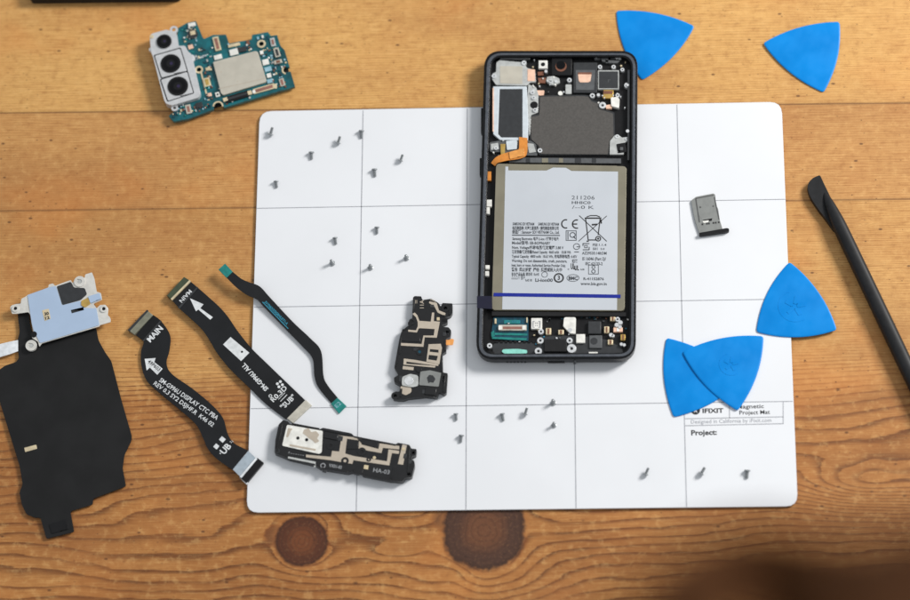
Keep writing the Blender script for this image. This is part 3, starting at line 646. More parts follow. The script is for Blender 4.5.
for (u, v, w, h, a_, m_, dz) in ((216.8, 43.6, 6, 14, -14, 'gold_pale', .09), (216.8, 43.6, 3, 11, -14, 'redbrown', .10), (237, 96.6, 24, 6, -17, 'black', .09), (237, 96.2, 20, 2.2, -17, 'dgrey', .10), (264, 88.6, 22, 5, -16, 'gold_pale', .08), (264, 88.6, 18, 3, -16, 'redbrown', .09),
      (233.8, 52, 8.4, 6, -14, 'white_part', .08), (218, 57, 8, 4.6, -14, 'white_part', .06), (242.4, 49.4, 8, 4.4, -12, 'dgrey', .08), (234, 45, 12, 3, -13, 'gold_pale', .05), (248, 42.6, 3, 4, -13, 'brown', .05),
      (265.6, 62, 6.4, 5.6, -14, 'white_part', .07), (269, 75.4, 4.4, 4.2, -14, 'white_part', .08), (261.6, 52.4, 3.4, 3.6, -14, 'white_part', .07), (268, 69, 7, 4.6, -14, 'bluechip', .07), (270, 81, 6, 4, -14, 'bluechip', .06),
      (207, 82, 6.6, 8.6, -14, 'gold_pale', .08), (207, 82, 3.4, 6, -14, 'gold', .09), (209.6, 94.6, 4, 3.4, -14, 'peach', .06), (282, 82.2, 4.8, 7.6, -16, 'shield', .08), (282, 82.2, 2.4, 5.6, -16, 'redbrown', .09), (277, 52.4, 5.4, 9, -16, 'shield', .08), (277, 52.4, 2.6, 6.6, -16, 'dgrey', .09),
      (272.8, 42, 4.6, 8.4, -12, 'lightgrey', .08), (272.8, 42, 2.2, 5, -12, 'redbrown', .09), (278, 61.6, 8, 3.6, -14, 'shield', .07), (278, 61.6, 4, 2.4, -14, 'brown', .08), (188.4, 109, 5.4, 9, -12, 'shield', .08), (188.4, 109, 2.4, 6, -12, 'redbrown', .09), (199, 105, 7, 5, -14, 'dgrey', .08),
      (217.6, 94.4, 4.4, 4.4, -14, 'white_part', .07), (217.6, 94.4, 1.8, 1.8, -14, 'black', .08), (208.6, 69, 6, 3, -4, 'gold_pale', .05), (191.8, 24.4, 7.4, 3.4, -10, 'white_part', .09), (190.6, 46.8, 5, 4, -16, 'peach', .05), (262.6, 36.6, 2, 3, -14, 'white_part', .06), (258, 38, 2, 2.6, -14, 'bluechip', .06),
      (225.2, 99.4, 4.4, 3.6, -17, 'gold_pale', .10), (249.6, 92.6, 4, 4, -17, 'gold_pale', .10), (275, 85.6, 3.4, 3.4, -16, 'gold_pale', .09), (254, 91.6, 3, 3, -16, 'white_part', .09)):
    box('component', u, v, w, h, BZ, BZ+dz, m_, mb, a=a_, bevel=.008 if w > 3 else 0)
box('board_edge_strip', 204, 84, 1.6, 24, BZ, BZ+.03, 'gold_pale', mb, a=-14)
print_on('printed_mark', [T('A9A29A0', (197.2, 59.6), (208.6, 56), 2.6), T('12', (206.5, 71), (211, 69.9), 4)], BZ, 'white_ink', mb, tree=bvh_of(pcb))
fl = disc('flash_socket', 192.6, 34, 5.2, BZ, BZ+.1, 'dgrey', mb); box('flash_led', 192.8, 32.8, 5, 4, BZ+.1, BZ+.13, 'gold_pale', fl, a=-12)
# scattered tiny components
zones = [((180, 26), (198, 45), 26), ((184, 46), (214, 60), 12), ((204, 60), (212, 100), 26), ((228, 44), (252, 50), 14), ((256, 34), (272, 60), 18), ((268, 44), (288, 88), 44), ((172, 104), (212, 118), 34), ((226, 92), (272, 104), 16)]
inb = [(p[0], p[1]) for p in [(180, 30), (196, 24), (203, 41), (226, 37), (230, 46), (252, 42), (268, 34), (277, 38), (288, 66), (279, 70), (288, 74), (293, 85), (224, 105), (210, 103), (210, 108), (174, 119), (171, 116), (178, 108), (172, 90)]]
def inside(p, poly):
    c = False; j = len(poly)-1
    for i in range(len(poly)):
        if (poly[i][1] > p[1]) != (poly[j][1] > p[1]) and p[0] < (poly[j][0]-poly[i][0])*(p[1]-poly[i][1])/(poly[j][1]-poly[i][1])+poly[i][0]: c = not c
        j = i
    return c
shp = [(211, 60), (259, 49), (269, 83), (221, 98)]; camp = [(146, 28), (180, 26), (186, 44), (196, 56), (204, 96), (180, 106), (164, 106)]
groups = {}
for (a_, b_, n) in zones:
    for k in range(int(n*1.8)):
        u, v = random.uniform(a_[0], b_[0]), random.uniform(a_[1], b_[1])
        if not inside((u, v), inb) or inside((u, v), shp) or inside((u, v), camp): continue
        if math.hypot(u-199, v-69.6) < 5.5 or math.hypot(u-261.4, v-43.8) < 5.8: continue
        m_ = random.choice(['white_part', 'bluechip', 'gold_pale', 'dgrey', 'pcb_dark', 'pcb_dark', 'lightgrey', 'brown', 'pcb_edge'])
        groups.setdefault(m_, []).append(rect(u, v, random.uniform(1.0, 2.6), random.uniform(.9, 1.7), -14+random.choice([0, 90])))
for i, (m_, lst) in enumerate(groups.items()):
    o = prisms('tiny_components', lst, BZ, BZ+.04+.003*i, m_, mb); o['kind'] = 'stuff'
# cameras
CZ = .62
cb = prism('camera_bracket', [(153, 57), (151, 52), (149.6, 36), (152, 33.6), (166.6, 29.6), (176.6, 33), (178.4, 46), (185, 45.6), (188.4, 52), (191.6, 54), (200.6, 93.6), (198.4, 97.6), (172, 105.4), (166, 103.6), (164, 100)], .14, CZ, 'cambracket', mb, r=1.8, bevel=.03)
disc('bracket_eye', 173.8, 29.6, 4.2, .5, CZ-.02, 'cambracket', cb, hole=2.1); disc('bracket_eye', 191.4, 58.2, 4, BZ, BZ+.12, 'cambracket', cb, hole=1.5); disc('bracket_eye', 174.6, 107.8, 3.6, BZ, BZ+.12, 'cambracket', cb, hole=1.6)
disc('bracket_pin', 151.6, 36.6, 2, CZ, CZ+.03, 'gold_pale', cb); disc('bracket_pin', 151.2, 49.4, 2.4, .4, CZ-.03, 'cambracket', cb)
prism('bracket_gap', [(183.4, 100.4), (195.6, 96.2), (196.4, 98.8), (184.4, 102.8)], .5, CZ-.1, 'black', cb)
def camera(lbl, sq, u, v, r_):
    c = thing('camera_module', '', 'x', u, v, CZ); del c['label']; del c['category']
    c.parent = mb; c.location = W(u, v, CZ)*CM - mb.location
    if sq:
        prism('housing', sq, CZ-.05, CZ+.03, 'cambracket', c, r=1.5, bevel=.02)
        prism('housing_gap', [(p[0]+(p[0]-u)*.085, p[1]+(p[1]-v)*.085) for p in sq], CZ-.06, CZ+.003, 'dgrey', c, r=1.6)
    z = CZ+.03
    disc('lens_ring', u, v, r_, CZ-.02, z+.03, 'black', c, n=40, bevel=.02)
    disc('lens_glass', u, v, r_*.78, z+.03, z+.036, 'glass', c, n=40)
    disc('lens_core', u, v, r_*.42, z+.036, z+.041, 'black', c, n=28)
    disc('lens_pupil', u+.6, v, r_*.17, z+.041, z+.045, 'lens_in', c, n=20)
camera('', None, 164.0, 41.2, 7.9)
camera('', [(154.8, 55.8), (180, 48.6), (186.8, 71), (161.6, 77.6)], 170.6, 63.4, 10.6)
camera('', [(161, 79.8), (187, 71.8), (193, 92.8), (168, 100.8)], 177.8, 86, 10.8)

# ---------------- charging coil sheet with bracket (left) ----------------
cc = thing('charging_coil', 'large black coil sheet with pale blue metal bracket, at the left edge of the wood', 'coil sheet', 65, 420, 0)
sheet = prism('coil_sheet', [(39, 345), (60, 338.6), (96, 327.4), (98.4, 340), (105, 352), (111.3, 361), (120.8, 397.8), (131.8, 436), (131.2, 441), (124.4, 455), (122.6, 468), (126, 486.3), (93, 498.6), (92.8, 504.5), (70.4, 511.2), (74.2, 531.8), (46.4, 538.8), (40.3, 517.6), (35, 517.8), (26.3, 514), (21.7, 504.5), (19.4, 492.4), (22.6, 484), (19.6, 466), (-2, 396), (-4, 372), (5, 365.6), (16, 362), (19, 358), (16.8, 343), (19.7, 332), (17.5, 313), (29, 312), (30, 324), (32.5, 334), (36, 340)], .10, .15, 'sheet', cc, r=2, bevel=.015)
prism('coil_backing', [(40, 350), (95, 334), (109, 364), (128, 438), (120, 458), (122, 480), (90, 494), (68, 505), (48, 512), (34, 510), (26, 490), (2, 396), (4, 374), (30, 362)], 0, .10, 'black_matte', cc)
prism('tail_connector', [(49, 524), (66, 519.4), (68.6, 529), (51.6, 533.6)], .15, .18, 'black', cc, r=1, bevel=.01)
gt = prism('gold_label', [(24.2, 447.8), (36.2, 444.6), (37.2, 448.6), (25.2, 452)], .15, .156, 'gold_pale', cc, r=.6)
K = lambda l: [(x/6, 260+y/6) for x, y in l]
PZ = .42
br = prism('bracket', K([(60, 285), (70, 272), (96, 264), (124, 262), (128, 232), (150, 222), (165, 210), (290, 165), (292, 148), (318, 140), (330, 155), (385, 134), (425, 120), (436, 140), (450, 110), (480, 98), (508, 108), (512, 86), (552, 74), (566, 110), (580, 190), (606, 198), (612, 238), (560, 262), (580, 290), (600, 270), (632, 268), (650, 290), (646, 330), (662, 346), (664, 372), (600, 390), (596, 398), (250, 500), (236, 520), (228, 490), (190, 466), (200, 440), (182, 330), (170, 312), (100, 322), (72, 322)]), PZ-.09, PZ-.03, 'steel', cc, r=1, holes=[circ(*K([(92, 290)])[0], 2, PZ-.03), circ(*K([(478, 128)])[0], 2.2, PZ-.03), circ(*K([(622, 292)])[0], 2, PZ-.03)], bevel=.012)
prism('bracket_supports', K([(180, 230), (320, 180), (340, 250), (560, 300), (580, 370), (250, 470), (210, 420)]), .0, PZ-.09, 'black_matte', cc)
prism('bracket_film', K([(165, 210), (290, 165), (335, 156), (372, 272), (482, 244), (500, 285), (560, 290), (578, 288), (596, 390), (240, 498), (226, 470), (205, 430), (190, 380), (180, 310)]), PZ-.03, PZ, 'bluefilm', cc, r=1.2, bevel=.012, holes=[K([(424, 300), (500, 282), (504, 300), (430, 320)])])
prism('film_slot', K([(420, 298), (504, 278), (508, 304), (428, 324)]), PZ-.03, PZ-.022, 'dgrey', cc)
prism('dark_patch', K([(340, 158), (425, 130), (444, 165), (508, 168), (522, 205), (484, 240), (374, 270)]), PZ-.03, PZ-.012, 'dgrey', cc, r=1.5)
disc('film_hole', *K([(203, 446)])[0], 3.2, PZ, PZ+.004, 'black', cc)
for x, y in ((478, 128), (622, 292), (187, 512), (92, 290)):
    u, v = K([(x, y)])[0]; big = x in (478, 187); z = PZ-.03 if x != 187 else .30
    rg = disc('screw_ring', u, v, 5.8 if big else 3.8, z-.1, z+.05, 'steel', cc, hole=2.2 if big else 1.8, bevel=.02)
    disc('ring_hole', u, v, 3.2 if big else 2.2, z+.0, z+.012, 'black', rg)
    if big: disc('ring_core', u, v, 2.0, z+.012, z+.03, 'lightgrey', rg)
go = prism('gold_tag', K([(252, 302), (292, 292), (304, 352), (268, 366)]), PZ, PZ+.008, 'gold_pale', cc, r=.8)
print_on('printed_text', [T('30', (44.6, 315.6), (49, 314.6), 3.2, .02), T('12', (45.4, 319.6), (49.8, 318.6), 3.0, .02)], PZ+.008, 'ink', go)
prism('blue_clip', K([(528, 218), (596, 198), (608, 232), (542, 258)]), PZ-.03, PZ+.04, 'bluefilm', cc, r=.6, bevel=.015)
prism('gold_clip', K([(488, 244), (528, 226), (542, 262), (508, 284), (486, 272)]), PZ-.03, PZ+.03, 'gold', cc, r=1, bevel=.015)
ribbon('white_cable', [(-14, 348), (0, 344), (10, 341.6), (18, 340)], [(-14, 361), (0, 357), (10, 354), (18, 351)], [.2, .22, .24, .22], .04, 'brightfilm', cc)

# ---------------- flex cables ----------------
fx = thing('display_flex_cable', 'curved black flex cable reading MAIN at its olive end, other end on the mat', 'flex cable', 190, 400, 0)
L = [(136, 335.3), (143.5, 341), (141, 352), (141.5, 366), (147, 381), (160, 393.5), (180, 410), (196, 424.5), (203, 438), (208, 449), (217, 459), (232.5, 469.8)]
R = [(152.7, 314.7), (161, 321), (170, 335), (169.5, 350), (166.5, 363), (172, 374), (193, 389), (212, 405), (223, 418), (227.5, 433), (234, 443), (248, 450.3)]
Z = [.14, .14, .13, .12, .12, .13, .16, .19, .21, .23, .26, .29]
s1_ = ribbon('cable_strip', L, R, Z, .03, 'film', fx, n=6, cross=5)
con = prism('main_connector', [(146.7, 310), (153, 314.9), (134.4, 334.6), (128, 330)], .0, .22, 'connector', fx, bevel=.02); prism('connector_lip', [(147, 309.6), (148.4, 310.8), (129.6, 331.2), (127.8, 329.8)], .05, .235, 'dgrey', con)
prism('stiffener', [(154.2, 315.6), (161, 320.6), (143.2, 340.8), (136.2, 335.6)], .14, .155, 'black', fx)
prism('stiffener_edge', [(160.4, 320.2), (161.8, 321.2), (144, 341.4), (142.6, 340.4)], .14, .17, 'dgrey', fx)
pb = prism('blue_stiffener', [(248.2, 450.8), (255.4, 457.6), (239.8, 476.2), (232.8, 469.4)], .26, .31, 'padblue', fx)
ec = prism('end_connector', [(257.2, 457.6), (263.6, 462.4), (246.4, 483.2), (239.6, 477.4)], MZ, .36, 'black', fx, bevel=.02)
prism('connector_lip', [(255.6, 457.8), (257.4, 458.8), (241.4, 478), (239.6, 476.6)], .2, .37, 'brightfilm', ec); prism('connector_lip', [(239.4, 477.4), (240.8, 476.6), (248, 482.4), (246.4, 484)], .2, .34, 'brightfilm', ec)
tr = bvh_of(s1_)
wk = [T('MAIN', (150.2, 342.4), (163.4, 328.8), 6.2, .03),
      ('poly', [(144.6, 358.7), (155.6, 357.8), (154.2, 361.8), (162.6, 368.6), (157.2, 374.6), (149.8, 367.4), (146.6, 370.2)]),
      T('SM-G996U DISPLAY CTC PBA', (158.6, 381), (216.6, 420.4), 4.6, .015), T('REV 0.3 SY2 DSJHF.R  K46 02', (153.0, 384.2), (212.4, 427.4), 4.4, .012),
      T('UB', (224.6, 455.4), (232.0, 447.2), 6.6, .025), ('poly', rect(216.6, 447, 4.4, 4.4, 40)), ('poly', rect(222.6, 440, 5, 4.6, 40)), T("'", (218.8, 455.4), (220.2, 456.2), 2.4), T('::', (231.4, 443.8), (233.6, 441.4), 3)]
print_on('printed_text', wk, .15, 'white_ink', fx, tree=tr)
print_on('arrow_text', [T('49P603', (147.2, 362.0), (158.6, 371.2), 3.8, .01)], .15, 'ink', fx, tree=tr, eps=.012)

fy = thing('sub_flex_cable', 'wide straight black flex cable with white arrow and white rectangle, reaching under the loudspeaker', 'flex cable', 240, 350, 0)
L = [(171.3, 299.5), (180, 309), (190, 318), (202, 329.5), (210, 341), (217, 353), (230, 369), (249.5, 388), (266, 404), (286, 419.4)]
R = [(190, 281), (200, 289.5), (210, 298.3), (220, 307.5), (228.5, 317.5), (238, 331.5), (252, 348.8), (266, 362.5), (281, 377), (305, 400)]
Z = [.22, .24, .24, .22, .2, .2, .22, .22, .22, .22]
s2_ = ribbon('cable_strip', L, R, Z, .03, 'film', fy, n=6, cross=5)
c1 = prism('top_connector', [(184, 276.8), (190.6, 281), (171.9, 299.8), (166.8, 295.5)], .0, .3, 'conn_green', fy, bevel=.015); prism('connector_lip', [(189.4, 280), (190.8, 281.2), (172.2, 300), (170.6, 298.8)], .1, .32, 'gold_pale', c1)
prism('stiffener', [(197, 286.6), (198.4, 287.8), (179.4, 309), (178, 307.4)], .25, .265, 'dgrey', fy)
prism('end_pad', [(305.6, 399.8), (311.8, 405.3), (293, 423), (287, 418.4)], MZ, .24, 'padwhite', fy, bevel=.01)
tr2 = bvh_of(s2_)
wk = [('poly', [(190, 298.4), (203.6, 304.4), (200.4, 308.3), (212.9, 317.2), (210.2, 319.6), (198.4, 309.6), (196, 311.4)]),
      ('poly', [(230.5, 336.8), (249.3, 352.7), (241.1, 361), (223, 344.3)], [circ(242, 351.8, 1.2, .22, 10)]),
      T('MAIN', (189.2, 289.4), (179.0, 300.6), 4.6, .012), T('SM-G996U ALL', (270.6, 390.2), (245.4, 363.4), -4.6, .03),
      T('R0.3D', (273.4, 402.2), (287.6, 388.4), 5.0, .02), T('"SUB"', (283.2, 409.6), (296, 397.4), 5.2, .02), LN((280.4, 401.4), (287, 394.6), .7), LN((278.4, 399.4), (285, 392.6), .5)]
for (u, v) in ((277.4, 383.8), (280.4, 381.6), (282.4, 384.8), (279, 386.8)): wk.append(('poly', circ(u, v, 1.5, .22, 10)))
wk.append(ring_poly(270.4, 396, 1.8, .8, .22))
# text upside down: baseline runs from lower right to upper left
wk = [w if not (w[0] == 'text' and w[4] < 0) else T(w[1], (268.6, 388.6), (244.4, 362.6), -w[4], .03) for w in wk]
print_on('printed_text', wk, .23, 'white_ink', fy, tree=tr2)

fz = thing('antenna_flex_cable', 'narrow black flex cable with teal tips, bowed across the left side of the mat', 'flex cable', 280, 335, 0)
L = [(226.5, 277.6), (236, 287.0), (247, 295), (257, 299.5), (264, 307), (288, 331.6), (302, 346), (312.5, 358.5), (314.4, 376), (318.5, 387.5), (331, 403)]
R = [(232.5, 271.6), (241.5, 278.8), (250, 282.5), (260, 286.6), (270.5, 298), (293, 322), (310, 338), (321, 351), (323.4, 375), (327.5, 385), (337.6, 397.6)]
Z = [.5, .48, .42, .36, .32, .28, .26, .26, .24, .22, .19]
s3_ = ribbon('cable_strip', L, R, Z, .03, 'film', fz, n=6, cross=3)
prism('teal_tip', [(225, 263.5), (232.7, 271.6), (226.5, 277.8), (218.4, 269.5)], .46, .52, 'pcb_edge', fz, bevel=.01)
t2 = prism('teal_tip', [(337.4, 397.6), (346.5, 406), (339, 413.5), (330.8, 403.6)], MZ+.01, .22, 'pcb_edge', fz, bevel=.01)
print_on('printed_mark', [T('E2', (336.8, 408), (341.6, 403.8), 4)], .22, 'bluechip', t2)
tr3 = bvh_of(s3_)
print_on('printed_text', [LN((262.6, 302.2), (288.2, 328.6), .9), T('3VYN6XXSIGRHU5T1-A', (264.2, 302.6), (286.6, 325.0), 2.6, .02)], .3, 'tealink', fz, tree=tr3)

# ---------------- loudspeaker module ----------------
S = lambda l: [(260+x/5.353, 400+y/5.353) for x, y in l]
ls = thing('loudspeaker_module', 'long black loudspeaker module with white label plate, lower left on the mat', 'speaker', 345, 450, MZ)
SZ = .52
case = prism('case', S([(100, 130), (125, 106), (150, 114), (160, 128), (322, 156), (336, 148), (490, 178), (502, 192), (728, 236), (738, 228), (800, 240), (810, 260), (838, 262), (834, 296), (812, 300), (808, 318), (826, 324), (828, 350), (812, 412), (776, 416), (764, 436), (700, 432), (548, 402), (540, 390), (490, 384), (470, 390), (322, 366), (296, 348), (150, 314), (120, 300), (78, 284), (82, 215)]), MZ, SZ, 'black_case', ls, r=1, bevel=.04,
   holes=[circ(*S([(821, 282)])[0], 1.6, SZ), circ(*S([(797, 396)])[0], 1.8, SZ)])
lp = prism('label_plate', S([(145, 132), (336, 165), (330, 280), (316, 288), (118, 244)]), SZ, SZ+.05, 'white_part', ls, r=1.4, bevel=.015)
prisms('torn_label', [S([(236, 158), (260, 150), (275, 172), (300, 166), (318, 185), (305, 205), (318, 220), (296, 232), (280, 215), (262, 205), (245, 190), (228, 178)]), S([(150, 150), (175, 154), (165, 165), (150, 200), (140, 198)]), S([(160, 236), (230, 250), (300, 262), (296, 272), (200, 254), (158, 246)])], SZ+.05, SZ+.056, 'trace', ls, r=.8)
for x, y in ((203, 203), (250, 212)): disc('plate_hole', *S([(x, y)])[0], 1.6, SZ+.05, SZ+.062, 'black', ls)
tz = SZ+.012
def tracing(lst): prism('antenna_trace', S(lst), SZ, tz, 'trace', ls)
tracing([(385, 184), (545, 205), (543, 238), (634, 262), (640, 232), (746, 246), (745, 264), (658, 256), (650, 284), (528, 262), (530, 216), (466, 207), (456, 286), (502, 300), (680, 328), (688, 264), (745, 272), (743, 288), (706, 284), (692, 350), (500, 322), (494, 342), (378, 322), (246, 306), (246, 292), (380, 304), (386, 272), (424, 276), (434, 212), (385, 196)])
tracing([(762, 238), (786, 242), (766, 346), (738, 342)])
prism('antenna_trace', S([(150, 302), (298, 330), (298, 358), (288, 360), (288, 340), (150, 312)]), SZ, tz, 'lightgrey', ls)
for x, y, r_ in ((378, 244, 3.2), (545, 276, 3.4), (455, 325, 2.9), (582, 318, 1.4)): 
    rg = disc('screw_recess', *S([(x, y)])[0], r_+.9, SZ, tz+.01, 'black_case', ls, hole=r_*.55); disc('recess_floor', *S([(x, y)])[0], r_*.6, SZ, SZ+.004, 'black_matte', rg)
disc('gold_ring', *S([(337, 351)])[0], 2.6, SZ, tz, 'grey_ink', ls, hole=1.8); disc('gold_ring', *S([(92, 272)])[0], 2.6, SZ, tz, 'dgrey', ls, hole=1.5); disc('gold_pin', *S([(768, 262)])[0], 1.6, tz, tz+.01, 'gold_pale', ls); disc('gold_pin', *S([(612, 308)])[0], 1.6, tz, tz+.01, 'gold_pale', ls)
for (a_, b_) in (((118, 128), (92, 262)), ((170, 126), (318, 154)), ((345, 160), (486, 186)), ((505, 196), (726, 240)), ((160, 318), (296, 346)), ((330, 364), (470, 386)), ((556, 404), (700, 431)), ((716, 360), (704, 420)), ((800, 250), (792, 390))):
    prism('case_rib', line_pts(S([a_])[0], S([b_])[0], 1.5), SZ-.01, SZ+.035, 'black_case', ls, bevel=.008)
for x, y, w_, h_ in ((776, 300, 3, 5), (800, 330, 4, 4), (520, 392, 5, 4), (345, 380, 4, 3), (430, 205, 5, 5), (600, 235, 8, 3)):
    box('case_stud', *S([(x, y)])[0], w_, h_, SZ-.02, SZ+.02, 'dgrey', ls, a=11, bevel=.01)
box('contact_pad', *S([(568, 359)])[0], 4.4, 4, SZ, tz, 'gold_pale', ls, a=10)
prism('case_step', S([(520, 205), (636, 226), (628, 256), (550, 238)]), SZ, SZ+.03, 'black_case', ls, bevel=.01)
prism('case_step', S([(466, 212), (526, 220), (524, 262), (462, 262)]), SZ, SZ+.03, 'black_case', ls, bevel=.01)
prism('case_step', S([(340, 170), (420, 184), (414, 215), (340, 200)]), SZ, SZ+.05, 'black_case', ls, bevel=.02)
prism('side_tab', S([(500, 368), (552, 374), (545, 400), (500, 390)]), SZ, SZ+.03, 'black_case', ls, bevel=.01)
print_on('printed_text', [T('VX01-03', S([(368, 357)])[0], S([(436, 369)])[0], 3.2, .01), T('HA-03', S([(605, 384)])[0], S([(692, 398)])[0], 4.2, .01), T(':......', S([(150, 284)])[0], S([(236, 298)])[0], 2.4)], SZ, 'grey_ink', ls)

# ---------------- receiver/antenna module in the middle ----------------
Vv = lambda l: [(380+x/4.611, 280+y/4.611) for x, y in l]
am = thing('antenna_module', 'black antenna module with beige maze-like traces and orange tab, left of the phone', 'phone part', 422, 348, MZ)
AZ = .46
prism('case', Vv([(152, 80), (160, 74), (190, 75), (196, 92), (236, 86), (270, 106), (280, 122), (288, 106), (334, 108), (334, 150), (325, 166), (300, 172), (312, 182), (310, 198), (285, 206), (290, 216), (316, 218), (328, 232), (324, 262), (304, 270), (305, 330), (288, 340), (290, 426), (312, 430), (306, 520), (296, 528), (272, 516), (262, 542), (210, 536), (130, 545), (110, 552), (84, 552), (60, 548), (58, 524), (70, 514), (90, 514), (92, 484), (66, 470), (64, 450), (82, 440), (80, 425), (66, 405), (84, 300), (92, 260), (104, 226), (132, 222), (128, 196), (148, 178), (150, 160)]), MZ, AZ, 'black_case', am, r=.8, bevel=.035,
      holes=[circ(*Vv([(302, 130)])[0], 1.8, AZ), circ(*Vv([(70, 534)])[0], 1.7, AZ), Vv([(304, 232), (318, 234), (316, 252), (303, 252)]), Vv([(290, 442), (304, 444), (300, 474), (288, 472)])])
az = AZ+.012
def at(l, m_='trace', **k): prism('antenna_trace', Vv(l), AZ, az, m_, am, **k)
at([(150, 156), (160, 150), (172, 162), (182, 188), (234, 192), (240, 150), (250, 150), (248, 190), (276, 192), (262, 266), (206, 264), (200, 308), (92, 302), (92, 290), (192, 295), (200, 256), (248, 256), (252, 226), (184, 222), (178, 224), (170, 242), (130, 238), (130, 229), (166, 232), (174, 214), (174, 194), (166, 172)])
at([(228, 98), (262, 106), (272, 140), (302, 152), (300, 166), (266, 150), (250, 120), (226, 106)])
at([(224, 296), (280, 294), (286, 312), (274, 388), (214, 376)], holes=[Vv([(230, 318), (270, 322), (270, 335), (229, 331)]), Vv([(225, 345), (267, 350), (261, 372), (222, 366)])])
at([(110, 362), (160, 368), (270, 388), (268, 396), (122, 376), (121, 386), (256, 396), (254, 404), (108, 390)])
at([(106, 396), (156, 402), (154, 416), (104, 411)])
at([(94, 488), (145, 495), (145, 518), (118, 532), (96, 520)], r=2)
at([(262, 172), (275, 172), (276, 186), (262, 186)], 'gold_pale')
for x, y in ((298, 186), (288, 166)): box('slot', *Vv([(x, y)])[0], 5, 2.4, az, az+.006, 'black', am, a=5)
fl2 = prism('lens_window', Vv([(102, 446), (140, 432), (176, 440), (176, 488), (150, 494), (100, 486)]), AZ, AZ+.06, 'lightgrey', am, r=2, bevel=.02)
disc('lens_dome', *Vv([(133, 464)])[0], 4.6, AZ+.06, AZ+.075, 'silver', fl2, n=24, bevel=.01)
pl2 = prism('grey_plate', Vv([(186, 422), (230, 416), (282, 428), (270, 492), (180, 484)]), AZ, AZ+.04, 'tray', am, r=1, bevel=.015)
prism('dark_mark', Vv([(216, 450), (228, 436), (244, 440), (256, 456), (246, 474), (230, 470), (224, 478)]), AZ+.04, AZ+.046, 'dgrey', pl2, r=1)
prism('orange_tab', Vv([(300, 276), (318, 276), (330, 270), (342, 274), (336, 300), (304, 300)]), AZ-.1, AZ-.08, 'orange', am, r=1)
for x, y, r_ in ((148, 192, 2.6), (183, 330, 2.8), (302, 130, 3.2), (70, 534, 3.2)):
    rg = disc('screw_recess', *Vv([(x, y)])[0], r_+.8, AZ, az+.012, 'black_case', am, hole=r_*.62)
    if r_ < 3: disc('recess_floor', *Vv([(x, y)])[0], r_*.6, AZ, AZ+.004, 'pcb_dark' if x == 183 else 'black_matte', rg)
for (a_, b_) in (((158, 84), (152, 150)), ((96, 262), (90, 340)), ((86, 350), (72, 398)), ((300, 280), (300, 325)), ((284, 345), (284, 420)), ((100, 500), (96, 538)), ((150, 538), (250, 538)), ((300, 440), (292, 516)), ((110, 230), (150, 200)), ((325, 115), (320, 160))):
    prism('case_rib', line_pts(Vv([a_])[0], Vv([b_])[0], 1.5), AZ-.01, AZ+.035, 'black_case', am, bevel=.008)
for x, y, w_, h_ in ((205, 515, 5, 4), (235, 512, 4, 5), (95, 455, 3, 6), (165, 320, 5, 3), (240, 120, 4, 3), (140, 270, 6, 4), (296, 250, 3, 4)):
    box('case_stud', *Vv([(x, y)])[0], w_, h_, AZ-.02, AZ+.02, 'dgrey', am, a=5, bevel=.01)
disc('dark_boss', *Vv([(180, 412)])[0], 3, AZ, AZ+.05, 'black_case', am, bevel=.01)
prism('case_step', Vv([(210, 496), (262, 500), (256, 532), (205, 526)]), AZ, AZ+.05, 'black_case', am, bevel=.02); prism('case_step', Vv([(96, 256), (124, 246), (180, 250), (188, 286), (98, 280)]), AZ, AZ+.03, 'black_case', am, bevel=.015)
print_on('printed_text', [T('11A', Vv([(202, 130)])[0], Vv([(202, 92)])[0], 4, .01), T('=', Vv([(176, 108)])[0], Vv([(176, 92)])[0], 4), T('~.', Vv([(230, 96)])[0], Vv([(256, 104)])[0], 4, .02)], AZ, 'trace', am)

